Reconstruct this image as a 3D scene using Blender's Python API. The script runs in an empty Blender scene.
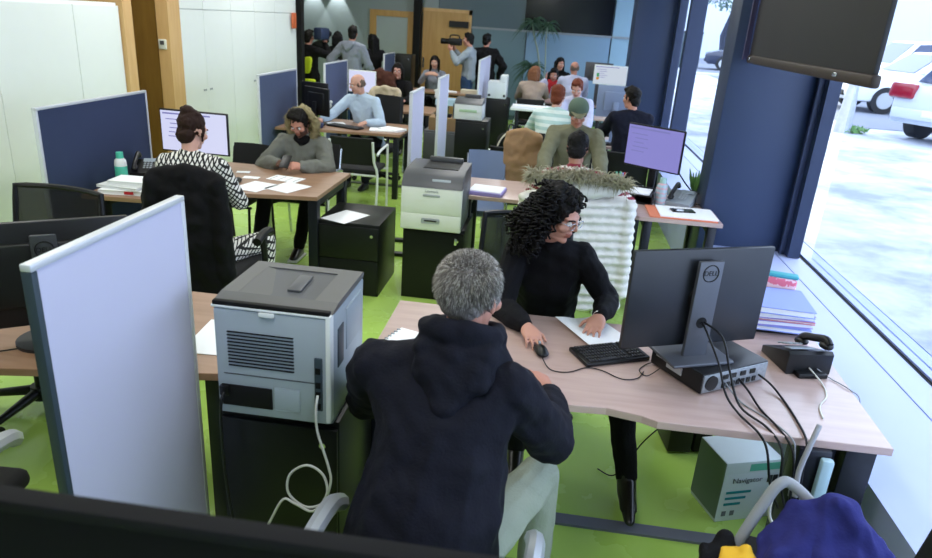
import bpy, bmesh, math, random
import numpy as np
from mathutils import Vector as V, Matrix, noise as mnoise
random.seed(7)
sc = bpy.context.scene
COL = sc.collection
R = math.radians

# ---------------------------------------------------------------- materials
def lin(h):
    h = h.lstrip('#')
    c = [int(h[i:i + 2], 16) / 255 for i in (0, 2, 4)]
    return tuple(x / 12.92 if x <= .04045 else ((x + .055) / 1.055) ** 2.4 for x in c) + (1,)

def mat(name, hexc, rough=.5, metal=0., spec=.5, var=.06, vscale=9., bump=0., bscale=60., coat=0., sheen=0., emit=0., wrinkle=0.):
    m = bpy.data.materials.new(name); m.use_nodes = True
    nt = m.node_tree; N = nt.nodes; L = nt.links
    b = N['Principled BSDF']
    b.inputs['Roughness'].default_value = rough
    b.inputs['Metallic'].default_value = metal
    b.inputs['Specular IOR Level'].default_value = spec
    if coat: b.inputs['Coat Weight'].default_value = coat
    if sheen: b.inputs['Sheen Weight'].default_value = sheen
    c = lin(hexc)
    tc = N.new('ShaderNodeTexCoord')
    if var:
        nz = N.new('ShaderNodeTexNoise'); nz.inputs['Scale'].default_value = vscale; nz.inputs['Detail'].default_value = 4
        L.new(tc.outputs['Object'], nz.inputs['Vector'])
        mx = N.new('ShaderNodeMix'); mx.data_type = 'RGBA'
        mx.inputs['A'].default_value = tuple(x * (1 - var) for x in c[:3]) + (1,)
        mx.inputs['B'].default_value = tuple(min(1, x * (1 + var)) for x in c[:3]) + (1,)
        L.new(nz.outputs['Fac'], mx.inputs['Factor']); L.new(mx.outputs['Result'], b.inputs['Base Color'])
    else:
        b.inputs['Base Color'].default_value = c
    if bump:
        n2 = N.new('ShaderNodeTexNoise'); n2.inputs['Scale'].default_value = bscale; n2.inputs['Detail'].default_value = 5
        L.new(tc.outputs['Object'], n2.inputs['Vector'])
        bp = N.new('ShaderNodeBump'); bp.inputs['Strength'].default_value = bump; bp.inputs['Distance'].default_value = .01
        L.new(n2.outputs['Fac'], bp.inputs['Height']); L.new(bp.outputs['Normal'], b.inputs['Normal'])
        if wrinkle:
            n3 = N.new('ShaderNodeTexNoise'); n3.inputs['Scale'].default_value = 5.5; n3.inputs['Detail'].default_value = 1.2; n3.inputs['Distortion'].default_value = 1.0
            b2 = N.new('ShaderNodeBump'); b2.inputs['Strength'].default_value = wrinkle; b2.inputs['Distance'].default_value = .04
            L.new(tc.outputs['Object'], n3.inputs['Vector']); L.new(n3.outputs['Fac'], b2.inputs['Height']); L.new(b2.outputs['Normal'], bp.inputs['Normal'])
    if emit:
        b.inputs['Emission Color'].default_value = c; b.inputs['Emission Strength'].default_value = emit
    return m

def mat_wood(name, h1, h2, rough=.45, axis=0, scale=3.):
    m = mat(name, h1, rough, var=0); nt = m.node_tree; N = nt.nodes; L = nt.links
    b = N['Principled BSDF']; tc = N['Texture Coordinate']
    mp = N.new('ShaderNodeMapping'); s = [scale * 9] * 3; s[axis] = scale
    mp.inputs['Scale'].default_value = s
    nz = N.new('ShaderNodeTexNoise'); nz.inputs['Scale'].default_value = 1.6; nz.inputs['Detail'].default_value = 6
    L.new(tc.outputs['Object'], mp.inputs['Vector']); L.new(mp.outputs['Vector'], nz.inputs['Vector'])
    cr = N.new('ShaderNodeValToRGB')
    cr.color_ramp.elements[0].position = .3; cr.color_ramp.elements[0].color = lin(h1)
    cr.color_ramp.elements[1].position = .7; cr.color_ramp.elements[1].color = lin(h2)
    L.new(nz.outputs['Fac'], cr.inputs['Fac']); L.new(cr.outputs['Color'], b.inputs['Base Color'])
    return m

def mat_pattern(name, kind, c1, c2, scale, rough=.8, thr=.5):
    """cloth patterns: 'bars' horizontal stripes in z, 'geo' cross-hatched geometric print, 'knit' zig-zag"""
    m = mat(name, c1, rough, var=0, bump=.15, bscale=150); nt = m.node_tree; N = nt.nodes; L = nt.links
    b = N['Principled BSDF']; tc = N['Texture Coordinate']
    if kind == 'geo':
        outs = []
        for ang in (R(35), R(-35)):
            mp = N.new('ShaderNodeMapping'); mp.inputs['Rotation'].default_value = (0, ang, ang * .6)
            L.new(tc.outputs['Object'], mp.inputs['Vector'])
            w = N.new('ShaderNodeTexWave'); w.inputs['Scale'].default_value = scale; w.inputs['Distortion'].default_value = 1.2
            w.inputs['Detail Scale'].default_value = 3
            w.bands_direction = 'X'
            L.new(mp.outputs['Vector'], w.inputs['Vector']); outs.append(w.outputs['Fac'])
        mm = N.new('ShaderNodeMath'); mm.operation = 'MAXIMUM'
        L.new(outs[0], mm.inputs[0]); L.new(outs[1], mm.inputs[1]); fac = mm.outputs[0]
    else:
        w = N.new('ShaderNodeTexWave'); w.bands_direction = 'Z'; w.inputs['Scale'].default_value = scale
        w.inputs['Distortion'].default_value = 3.0 if kind == 'knit' else .3
        w.inputs['Detail'].default_value = 2; w.inputs['Detail Scale'].default_value = 8 if kind == 'knit' else 1
        L.new(tc.outputs['Object'], w.inputs['Vector']); fac = w.outputs['Fac']
    cr = N.new('ShaderNodeValToRGB'); cr.color_ramp.interpolation = 'LINEAR'
    cr.color_ramp.elements[0].position = thr - .04; cr.color_ramp.elements[0].color = lin(c1)
    cr.color_ramp.elements[1].position = thr + .04; cr.color_ramp.elements[1].color = lin(c2)
    L.new(fac, cr.inputs['Fac']); L.new(cr.outputs['Color'], b.inputs['Base Color'])
    return m

def mat_glass(name, tint='#eef4ff', gloss=.07, rough=.02):
    m = bpy.data.materials.new(name); m.use_nodes = True
    nt = m.node_tree; N = nt.nodes; L = nt.links; N.clear()
    o = N.new('ShaderNodeOutputMaterial'); mx = N.new('ShaderNodeMixShader'); t = N.new('ShaderNodeBsdfTransparent'); g = N.new('ShaderNodeBsdfGlossy')
    t.inputs['Color'].default_value = lin(tint); g.inputs['Roughness'].default_value = rough
    mx.inputs['Fac'].default_value = gloss
    L.new(t.outputs[0], mx.inputs[1]); L.new(g.outputs[0], mx.inputs[2]); L.new(mx.outputs[0], o.inputs[0])
    return m

def mat_screen(name, c, strength, bands=None):
    m = bpy.data.materials.new(name); m.use_nodes = True
    nt = m.node_tree; N = nt.nodes; L = nt.links
    b = N['Principled BSDF']; b.inputs['Base Color'].default_value = (.01, .01, .012, 1); b.inputs['Roughness'].default_value = .25
    b.inputs['Emission Color'].default_value = lin(c); b.inputs['Emission Strength'].default_value = strength
    return m

# ---------------------------------------------------------------- mesh builder
ICO = {}
def ico(sub):
    if sub not in ICO:
        bm = bmesh.new(); bmesh.ops.create_icosphere(bm, subdivisions=sub, radius=1)
        ICO[sub] = np.array([v.co[:] for v in bm.verts]); bm.free()
    return ICO[sub]

def rotm(rx=0, ry=0, rz=0):
    return np.array(Matrix.Rotation(rz, 3, 'Z') @ Matrix.Rotation(ry, 3, 'Y') @ Matrix.Rotation(rx, 3, 'X'))

class MB:
    def __init__(s): s.bm = bmesh.new(); s.mi = 0
    def _faces(s, fs):
        for f in fs: f.material_index = s.mi
    def box(s, c, d, rot=(0, 0, 0), bev=0., seg=2):
        r = bmesh.ops.create_cube(s.bm, size=1)
        M = Matrix.Translation(c) @ Matrix.Rotation(rot[2], 4, 'Z') @ Matrix.Rotation(rot[1], 4, 'Y') @ Matrix.Rotation(rot[0], 4, 'X') @ Matrix.Diagonal((*d, 1))
        bmesh.ops.transform(s.bm, matrix=M, verts=r['verts'])
        fs = set(f for v in r['verts'] for f in v.link_faces); s._faces(fs)
        if bev:
            es = list(set(e for v in r['verts'] for e in v.link_edges))
            n = set(s.bm.faces)
            bmesh.ops.bevel(s.bm, geom=es, offset=bev, segments=seg, profile=.5, affect='EDGES')
            s._faces(set(s.bm.faces) - n)
        return s
    def b2(s, lo, hi, bev=0.):
        lo, hi = V(lo), V(hi)
        return s.box((lo + hi) / 2, hi - lo, bev=bev)
    def cyl(s, p0, p1, r0, r1=None, n=16):
        r1 = r0 if r1 is None else r1
        p0, p1 = V(p0), V(p1); d = p1 - p0
        q = V((0, 0, 1)).rotation_difference(d)
        M = Matrix.Translation((p0 + p1) / 2) @ q.to_matrix().to_4x4()
        r = bmesh.ops.create_cone(s.bm, cap_ends=True, segments=n, radius1=r0, radius2=r1, depth=d.length, matrix=M)
        s._faces(set(f for v in r['verts'] for f in v.link_faces)); return s
    def ell(s, c, r, rot=(0, 0, 0), sub=3):
        if not hasattr(r, '__len__'): r = (r, r, r)
        q = bmesh.ops.create_icosphere(s.bm, subdivisions=sub, radius=1)
        M = Matrix.Translation(c) @ Matrix.Rotation(rot[2], 4, 'Z') @ Matrix.Rotation(rot[1], 4, 'Y') @ Matrix.Rotation(rot[0], 4, 'X') @ Matrix.Diagonal((*r, 1))
        bmesh.ops.transform(s.bm, matrix=M, verts=q['verts'])
        s._faces(set(f for v in q['verts'] for f in v.link_faces)); return s
    def tube(s, pts, r, n=8, closed=False, smooth=0):
        pts = [V(p) for p in pts]
        if smooth:
            P = pts; out = []
            m = len(P)
            for i in range(m if closed else m - 1):
                p0 = P[(i - 1) % m] if (closed or i) else P[0]; p1 = P[i]; p2 = P[(i + 1) % m]
                p3 = P[(i + 2) % m] if (closed or i + 2 < m) else P[-1]
                for k in range(smooth):
                    t = k / smooth
                    out.append(.5 * ((2 * p1) + (p2 - p0) * t + (2 * p0 - 5 * p1 + 4 * p2 - p3) * t * t + (3 * p1 - p0 - 3 * p2 + p3) * t ** 3))
            if not closed: out.append(P[-1])
            pts = out
        m = len(pts); rings = []; up = None
        for i, p in enumerate(pts):
            a = pts[(i - 1) % m] if (closed or i) else p; b = pts[(i + 1) % m] if (closed or i < m - 1) else p
            t = (b - a).normalized()
            if up is None:
                up = V((0, 0, 1)) if abs(t.z) < .9 else V((1, 0, 0))
            up = (up - t * up.dot(t)).normalized(); w = t.cross(up)
            rr = r(i / (m - 1)) if callable(r) else r
            rings.append([s.bm.verts.new(p + (up * math.cos(2 * math.pi * k / n) + w * math.sin(2 * math.pi * k / n)) * rr) for k in range(n)])
        fs = []
        for i in range(m if closed else m - 1):
            A, Bq = rings[i], rings[(i + 1) % m]
            for k in range(n):
                fs.append(s.bm.faces.new((A[k], A[(k + 1) % n], Bq[(k + 1) % n], Bq[k])))
        if not closed:
            fs.append(s.bm.faces.new(rings[0][::-1])); fs.append(s.bm.faces.new(rings[-1]))
        s._faces(fs); return s
    def prism(s, poly, z0, z1, bev=0., axis='Z'):
        def P(x, y, z):
            return {'Z': (x, y, z), 'Y': (x, z, y), 'X': (z, x, y)}[axis]
        a = [s.bm.verts.new(P(x, y, z0)) for x, y in poly]; b = [s.bm.verts.new(P(x, y, z1)) for x, y in poly]
        n = len(poly); fs = [s.bm.faces.new(a[::-1]), s.bm.faces.new(b)]
        for i in range(n): fs.append(s.bm.faces.new((a[i], a[(i + 1) % n], b[(i + 1) % n], b[i])))
        s._faces(fs)
        bmesh.ops.recalc_face_normals(s.bm, faces=fs)
        if bev:
            es = list(set(e for f in fs[:2] for e in f.edges)); k = set(s.bm.faces)
            bmesh.ops.bevel(s.bm, geom=es, offset=bev, segments=2, profile=.5, affect='EDGES'); s._faces(set(s.bm.faces) - k)
        return s
    def hull(s, *balls, sub=2):
        """convex hull round ellipsoids (center, radius | (rx,ry,rz) [, 3x3 rot])"""
        U = ico(sub); pts = []
        for b in balls:
            r = b[1] if hasattr(b[1], '__len__') else (b[1],) * 3
            P = U * np.array(r)
            if len(b) > 2: P = P @ np.array(b[2]).T
            pts.append(P + np.array(b[0][:]))
        t = bmesh.new()
        vs = [t.verts.new(p) for p in np.concatenate(pts)]
        o = bmesh.ops.convex_hull(t, input=vs, use_existing_faces=False)
        dead = [g for g in o['geom_interior'] if isinstance(g, bmesh.types.BMVert)]
        bmesh.ops.delete(t, geom=dead, context='VERTS')
        me = bpy.data.meshes.new('t'); t.to_mesh(me); t.free()
        k = len(s.bm.faces); s.bm.from_mesh(me); bpy.data.meshes.remove(me)
        s.bm.faces.ensure_lookup_table()
        if s.mi:
            for f in s.bm.faces[k:]: f.material_index = s.mi
        return s
    def sheet(s, rows, thick=.004, closed_u=False):
        """grid of points -> sheet with thickness"""
        nu, nv = len(rows), len(rows[0])
        vs = [[s.bm.verts.new(p) for p in r] for r in rows]
        fs = []
        for i in range(nu - 1):
            for j in range(nv - 1):
                fs.append(s.bm.faces.new((vs[i][j], vs[i + 1][j], vs[i + 1][j + 1], vs[i][j + 1])))
        s._faces(fs)
        bmesh.ops.recalc_face_normals(s.bm, faces=fs)
        bmesh.ops.solidify(s.bm, geom=fs, thickness=thick)
        return s
    def build(s, name, m, parent=None, loc=None, rz=0, smooth=True, angle=40):
        me = bpy.data.meshes.new(name)
        s.bm.normal_update(); s.bm.to_mesh(me); s.bm.free()
        return link(name, me, m, parent, loc, rz, smooth, angle)

def link(name, me, m, parent=None, loc=None, rz=0, smooth=True, angle=40):
    o = bpy.data.objects.new(name, me); COL.objects.link(o)
    for x in (m if isinstance(m, (list, tuple)) else [m]): me.materials.append(x)
    if smooth:
        me.polygons.foreach_set('use_smooth', [True] * len(me.polygons))
        if angle and angle < 180: me.set_sharp_from_angle(angle=R(angle))
    if parent: o.parent = parent
    if loc: o.location = loc
    o.rotation_euler[2] = rz
    return o

def tag(o, label, cat, group=None):
    o['label'] = label; o['category'] = cat
    if group: o['group'] = group
    return o
def thing(name, label, cat, loc=(0, 0, 0), rz=0, group=None):
    o = bpy.data.objects.new(name, None); COL.objects.link(o); o.location = loc; o.rotation_euler[2] = rz
    o.empty_display_size = .1
    return tag(o, label, cat, group)
def struct(name, mb, m, parent=None, **k):
    o = mb.build(name, m, parent, **k)
    if not parent: o['kind'] = 'structure'
    return o
KIDS = {}
def copy_tree(o, label=None, loc=None, rz=None, group=None, parent=None):
    c = o.copy(); COL.objects.link(c)
    if parent: c.parent = parent
    if label: c['label'] = label
    if loc is not None: c.location = loc
    if rz is not None: c.rotation_euler[2] = rz
    if group: c['group'] = group
    for ch in list(o.children): copy_tree(ch, parent=c)
    return c
def text(body, size, loc, rot, m, parent=None, name='lettering', ext=.0006, align='CENTER'):
    cu = bpy.data.curves.new(name, 'FONT'); cu.body = body; cu.size = size; cu.extrude = ext; cu.align_x = align; cu.align_y = 'CENTER'
    t = bpy.data.objects.new(name, cu); COL.objects.link(t)
    bpy.context.view_layer.update()
    me = bpy.data.meshes.new_from_object(t.evaluated_get(bpy.context.evaluated_depsgraph_get()))
    bpy.data.objects.remove(t); bpy.data.curves.remove(cu)
    o = link(name, me, m, parent, loc, smooth=False); o.rotation_euler = rot
    return o
def remesh(mb, voxel, smooth=4, disp=0., dscale=12., seed=0., target=None):
    """union of the closed shapes of mb by voxel remesh, smoothed -> mesh data"""
    me = bpy.data.meshes.new('tmp'); bmesh.ops.recalc_face_normals(mb.bm, faces=mb.bm.faces); mb.bm.to_mesh(me); mb.bm.free()
    o = bpy.data.objects.new('tmp', me); COL.objects.link(o)
    md = o.modifiers.new('r', 'REMESH'); md.mode = 'VOXEL'; md.voxel_size = voxel; md.use_smooth_shade = True
    if smooth:
        ms = o.modifiers.new('s', 'SMOOTH'); ms.factor = .5; ms.iterations = smooth
    bpy.context.view_layer.update()
    out = bpy.data.meshes.new_from_object(o.evaluated_get(bpy.context.evaluated_depsgraph_get()))
    bpy.data.objects.remove(o); bpy.data.meshes.remove(me)
    if disp:
        n = len(out.vertices); co = np.empty(n * 3); out.vertices.foreach_get('co', co); co = co.reshape(-1, 3)
        no = np.empty(n * 3); out.vertices.foreach_get('normal', no); no = no.reshape(-1, 3)
        d = np.array([mnoise.noise((c[0] * dscale + seed, c[1] * dscale, c[2] * dscale * 1.3)) + .5 * mnoise.noise((c[0] * dscale * 2.3, c[1] * dscale * 2.3 + seed, c[2] * dscale * 2.3)) for c in co])
        co = co + no * (d * disp)[:, None]
        out.vertices.foreach_set('co', co.ravel()); out.update()
    return out

# ---------------------------------------------------------------- palette
M = {}
def pal():
    A = M
    A['white'] = mat('white_plastic', '#d9dedd', .45)
    A['whitepaint'] = mat('white_lacquer', '#e9eeea', .5, var=.015)
    A['offwhite'] = mat('offwhite_plastic', '#dfe3da', .42)
    A['printergrey'] = mat('grey_blue_plastic', '#99a4ab', .42)
    A['printerdark'] = mat('charcoal_plastic', '#4a4c50', .45)
    A['printertop'] = mat('warm_grey_plastic', '#5a5a59', .5)
    A['black'] = mat('black_plastic', '#0e0f12', .42, spec=.35)
    A['blackmatte'] = mat('matte_black', '#08090a', .65, spec=.25)
    A['blackgreen'] = mat('black_lacquer', '#0a0e0d', .42, spec=.35)
    A['darkmetal'] = mat('dark_navy_metal', '#0e131e', .4, metal=.2)
    A['silver'] = mat('silver_plastic', '#b3b8bd', .35, metal=.35)
    A['chrome'] = mat('polished_metal', '#c8ccd0', .2, metal=.9)
    A['greyplastic'] = mat('grey_plastic', '#8d959c', .45)
    A['desk'] = mat_wood('beige_desk_laminate', '#b29890', '#bfa59d', .38, 0, 2.2)
    A['desk'].node_tree.nodes['Principled BSDF'].inputs['Coat Weight'].default_value = .7; A['desk'].node_tree.nodes['Principled BSDF'].inputs['Coat Roughness'].default_value = .22
    A['deskbrown'] = mat_wood('brown_desk_laminate', '#8a6a52', '#9b7a62', .4, 0, 2.2)
    A['deskedge'] = mat('desk_edge', '#8a7064', .5)
    A['wood'] = mat_wood('golden_wood', '#b58a4e', '#c39a5e', .45, 2, 1.4)
    A['woodlight'] = mat_wood('pale_wood', '#cda36a', '#d8b27c', .5, 2, 1.4)
    A['woodbrown'] = mat_wood('olive_brown_wood', '#7d5c24', '#8c6a2e', .5, 2, 1.4)
    A['fabnavy'] = mat('navy_fabric', '#2f3b5c', .9, bump=.12, bscale=300)
    A['fabslate'] = mat('slate_fabric', '#4d5878', .9, bump=.12, bscale=300)
    A['fabpale'] = mat('pale_lavender_board', '#c4c4dc', .55, var=.03, vscale=3)
    A['frame'] = mat('pale_aluminium', '#ccd0d6', .4, metal=.2)
    A['framedark'] = mat('dark_teal_edge', '#2f3d46', .5)
    A['pillar'] = mat('navy_cladding', '#2b3a58', .45, metal=.1, var=.04, vscale=2)
    A['winframe'] = mat('navy_window_frame', '#26334f', .42, metal=.2)
    A['glass'] = mat_glass('clear_glass', '#f0f5ff', .05)
    A['paper'] = mat('white_paper', '#eef1f4', .8, var=.01)
    A['paperblue'] = mat('pale_blue_card', '#8b9ce2', .7, var=.02)
    A['paperlilac'] = mat('lilac_card', '#9c92d2', .7, var=.02)
    A['paperpink'] = mat('pink_card', '#d28a93', .7, var=.02)
    A['orange'] = mat('orange_card', '#d07858', .7, var=.02)
    A['red'] = mat('red_card', '#b8202c', .6)
    A['yellow'] = mat('yellow_lining', '#e8b427', .75)
    A['hivis'] = mat('hivis_yellow', '#d3e52a', .7)
    A['green'] = mat('leaf_green', '#5d8a45', .6)
    A['leafdark'] = mat('dark_leaf', '#3c5a48', .6)
    A['teal'] = mat('teal_plastic', '#4fc0a4', .4)
    A['ink'] = mat('print_ink', '#2b2f36', .7, var=0)
    A['inkgrey'] = mat('print_grey', '#6d747c', .7, var=0)
    A['inkteal'] = mat('print_teal', '#1f8f9a', .7, var=0)
    A['mesh'] = mat('black_mesh_fabric', '#101116', .85, bump=.3, bscale=400)
    nt_ = A['mesh'].node_tree; pb = nt_.nodes['Principled BSDF']; om = nt_.nodes['Material Output']
    tb = nt_.nodes.new('ShaderNodeBsdfTransparent'); ms = nt_.nodes.new('ShaderNodeMixShader'); ms.inputs['Fac'].default_value = .72
    nt_.links.new(tb.outputs[0], ms.inputs[1]); nt_.links.new(pb.outputs[0], ms.inputs[2]); nt_.links.new(ms.outputs[0], om.inputs['Surface'])
    A['seat'] = mat('black_seat_fabric', '#0e0f12', .85, bump=.2, bscale=250)
    A['bluegrey'] = mat('blue_grey_plastic', '#6d7fa0', .5)
    A['rubber'] = mat('black_rubber', '#101113', .6)
    A['cablewhite'] = mat('white_cable', '#d5d5cf', .5)
    A['cablegrey'] = mat('grey_cable', '#8f9298', .5)
    A['screenlilac'] = mat_screen('lilac_screen', '#9a96e6', .75)
    A['screenlilac2'] = mat_screen('pale_lilac_screen', '#bdbcf4', .95)
    A['screenwhite'] = mat_screen('white_screen', '#d3d6f4', 1.0)
    A['screenpale'] = mat_screen('pale_screen', '#d2dcea', .85)
    # skin & hair
    for k, h in dict(skinA='#c08d7b', skinB='#b9836f', skinC='#ad7a66', skinD='#c99a88', skinE='#a07260').items():
        A[k] = mat(k.replace('skin', 'skin_'), h, .5, var=.05, vscale=25, spec=.35)
    A['lip'] = mat('lip_skin', '#a0604f', .5)
    A['eyewhite'] = mat('eye_white', '#d9d6d2', .25, var=0)
    A['iris'] = mat('iris_dark', '#24170f', .2, var=0)
    for k, h in dict(hairgrey='#7d7873', hairdark='#110d0a', hairblack='#0a090a', hairbrown='#2a1710', hairauburn='#6a3420', hairred='#7d5238', hairchest='#4a2a1c', hairthin='#6b5a50').items():
        A[k] = mat(k.replace('hair', 'hair_'), h, .6, var=.25, vscale=60, bump=.5, bscale=180, spec=.2)
    def cloth(k, h, **kw): A[k] = mat(k + '_cloth', h, kw.pop('rough', .88), bump=kw.pop('bump', .22), bscale=kw.pop('bscale', 120), sheen=0, spec=.25, var=kw.pop('var', .08), wrinkle=.5, **kw)
    for k, h in dict(navyhood='#0b0d1a', blacktop='#07080f', khaki='#8c9484', blackpants='#08090b', parka='#6f716a', olive='#70705a', blueshirt='#b4c8dc',
                     greyknit='#848996', greysweat='#8f9aa4', jeans='#2f4566', darkgreen='#131713', black='#08080b', beigecoat='#a49284', whiteshirt='#b6b9d2',
                     navyjkt='#0d1020', lilac='#b9a2a8', burgundy='#6b1f2c', tan='#9a7b5a', cream='#d2cbb8', puffwhite='#d8d6cf', coatnavy='#2a2c6c', beigeshirt='#b9aa90', brownfur='#4b2c22', scarlet='#a82a30').items():
        cloth('c_' + k, h)
    A['fur'] = mat('fur_olive_beige', '#8a7f5c', .95, var=.3, vscale=40)
    A['furgrey'] = mat('fur_grey_olive', '#aaa68e', .95, var=.3, vscale=40)
    A['c_geo'] = mat_pattern('black_white_print', 'geo', '#e4e2dc', '#111113', 13, thr=.74)
    A['c_stripe'] = mat_pattern('mint_stripes', 'bars', '#a9c8c4', '#d5e2dd', 4.2)
    A['c_nordic'] = mat_pattern('burgundy_knit', 'knit', '#7a1f30', '#d9d2cc', 8., thr=.72)
    A['boot'] = mat('black_leather', '#0b0b0d', .28, spec=.6)
    A['shoewhite'] = mat('white_sole', '#cfd1cf', .6)
pal()
# ---------------------------------------------------------------- setting
def floor_mat():
    m = mat('lime_green_resin', '#86b33c', .3, var=0, spec=.6); nt = m.node_tree; N = nt.nodes; L = nt.links
    b = N['Principled BSDF']; tc = N['Texture Coordinate']
    nz = N.new('ShaderNodeTexNoise'); nz.inputs['Scale'].default_value = 1.3; nz.inputs['Detail'].default_value = 7
    L.new(tc.outputs['Object'], nz.inputs['Vector'])
    cr = N.new('ShaderNodeValToRGB')
    cr.color_ramp.elements[0].position = .3; cr.color_ramp.elements[0].color = lin('#a9d158')
    cr.color_ramp.elements[1].position = .75; cr.color_ramp.elements[1].color = lin('#badc76')
    L.new(nz.outputs['Fac'], cr.inputs['Fac']); L.new(cr.outputs['Color'], b.inputs['Base Color'])
    n2 = N.new('ShaderNodeTexNoise'); n2.inputs['Scale'].default_value = 2.5; n2.inputs['Detail'].default_value = 6
    L.new(tc.outputs['Object'], n2.inputs['Vector'])
    mr = N.new('ShaderNodeMapRange'); mr.inputs['To Min'].default_value = .2; mr.inputs['To Max'].default_value = .34
    L.new(n2.outputs['Fac'], mr.inputs['Value']); L.new(mr.outputs['Result'], b.inputs['Roughness'])
    return m
def pave_mat():
    m = mat('pale_concrete_paving', '#b9bcc2', .85, var=0, bump=.25, bscale=40); nt = m.node_tree; N = nt.nodes; L = nt.links
    b = N['Principled BSDF']; tc = N['Texture Coordinate']
    nz = N.new('ShaderNodeTexNoise'); nz.inputs['Scale'].default_value = 1.1; nz.inputs['Detail'].default_value = 9; nz.inputs['Roughness'].default_value = .65
    L.new(tc.outputs['Object'], nz.inputs['Vector'])
    cr = N.new('ShaderNodeValToRGB')
    cr.color_ramp.elements[0].position = .36; cr.color_ramp.elements[0].color = lin('#868d9c')
    cr.color_ramp.elements[1].position = .62; cr.color_ramp.elements[1].color = lin('#c2c6cd')
    L.new(nz.outputs['Fac'], cr.inputs['Fac']); L.new(cr.outputs['Color'], b.inputs['Base Color'])
    return m
mf = floor_mat()
struct('floor', MB().b2((-7.2, -4, -.1), (1.78, 15.0, 0)), mf, smooth=False)
ceil_m = mat('grey_ceiling', '#c9ccc8', .9, var=.02)
struct('ceiling', MB().b2((-7.2, -4, 3.2), (2.15, 15.2, 3.35)), ceil_m, smooth=False)
wl = mat('white_wall', '#dfe2de', .85, var=.02)
wd = mat('dark_wall', '#2a2a2b', .85, var=.04)
struct('wall_near', MB().b2((-7.2, -4.2, 0), (2.15, -4.0, 3.2)), wl, smooth=False)
mb = MB(); mb.b2((-7.4, -4.2, 0), (-7.2, 15.2, 3.2)); struct('wall_left', mb, wl, smooth=False)
mb = MB(); mb.b2((-5.4, -4.0, 0), (-5.3, 10.85, 3.2)); struct('wall_inner', mb, wd, smooth=False)
# back wall: solid teal-grey wall with frosted band, pane painted dark above it, two wooden doors
tealm = mat('teal_grey_glass_wall', '#50656f', .28, var=.03, vscale=1.2)
greyg = mat('pale_grey_wall', '#8f9b9b', .5, var=.02)
frost = mat('frosted_blue_panel', '#7f9db8', .35, var=.02)
struct('wall_back', MB().b2((-7.2, 15.0, 0), (2.15, 15.2, 3.2)), tealm, smooth=False)
wb = MB(); wb.b2((-7.2, 14.96, 0), (-2.5, 15.0, 3.2)); struct('wall_back_pale', wb, greyg, smooth=False)
w3 = struct('window_3', MB().b2((-.65, 14.955, .1), (1.03, 14.999, 1.78)), frost, smooth=False)
struct('upper_pane', MB().b2((-.72, 14.955, 1.82), (1.03, 14.999, 3.1)), mat('painted_dark_room', '#0d1118', .15, var=0), w3, smooth=False)  # solid pane; the dimness of the room behind is put into its colour
struct('side_pane', MB().b2((1.06, 14.955, .1), (1.6, 14.999, 3.1)), mat('pale_blue_pane', '#8fb0c4', .3, var=.02), w3, smooth=False)
struct('window_rail', MB().b2((-1.8, 14.93, 1.78), (1.6, 14.999, 1.82)), M['greyplastic'], w3, smooth=False)
w4 = struct('window_4', MB().b2((-1.78, 14.955, .1), (-.68, 14.999, 1.78)), mat('frosted_teal_panel', '#667f8a', .35, var=.02), smooth=False)
d = MB(); d.b2((-3.92, 14.9, 0), (-3.78, 14.96, 2.02)).b2((-3.12, 14.9, 0), (-2.97, 14.96, 2.02)).b2((-3.78, 14.9, 1.9), (-3.12, 14.96, 2.02))
d1 = struct('door_1', d, M['wood'])
struct('door_panel', MB().b2((-3.78, 14.92, .05), (-3.12, 14.955, 1.9)), mat('pale_door_panel', '#a3aeac', .4, var=.02), d1)
struct('door_handle', MB().b2((-3.10, 14.86, .98), (-3.06, 14.9, 1.12)), M['chrome'], d1)
d2 = struct('door_2', MB().b2((-2.80, 14.9, 0), (-1.86, 14.955, 2.06)), M['wood'])
struct('door_frame', MB().b2((-2.82, 14.93, 2.03), (-1.80, 14.958, 2.12)).b2((-1.86, 14.93, 0), (-1.80, 14.958, 2.12)), M['woodlight'], d2)
struct('push_bar', MB().b2((-2.25, 14.84, 1.78), (-1.85, 14.9, 1.9)), M['black'], d2)
struct('door_handle', MB().b2((-2.77, 14.85, .95), (-2.74, 14.9, 1.15)), M['chrome'], d2)
struct('trim_1', MB().b2((-2.97, 14.72, 0), (-2.82, 14.9, 3.2)), M['blackmatte'], smooth=False)
struct('trim_2', MB().b2((-4.06, 10.86, 0), (-3.93, 10.99, 3.2)), M['blackmatte'], smooth=False)
struct('trim_3', MB().b2((-4.2, 10.99, 0), (-4.0, 11.03, 3.2)), M['wood'], smooth=False)
# left: recess between the two white cupboards
struct('trim_4', MB().b2((-4.6, 7.1, 0), (-4.0, 7.16, 3.2)), M['woodbrown'], smooth=False)
struct('trim_5', MB().b2((-4.1, 7.08, 0), (-3.97, 7.32, 3.2)), M['woodlight'], smooth=False)
struct('trim_6', MB().b2((-4.6, 6.31, 0), (-3.97, 6.45, 3.2)), M['woodlight'], smooth=False)
# floor trunking strips
tr = mat('grey_floor_trunking', '#6c7180', .5, metal=.2)
struct('trim_7', MB().b2((-.9, 2.41, 0), (1.78, 2.475, .012)), tr, smooth=False)
struct('trim_8', MB().b2((-3.4, 8.08, 0), (-1.2, 8.16, .012)), mat('dark_floor_strip', '#4c5a3c', .5), smooth=False)
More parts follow.
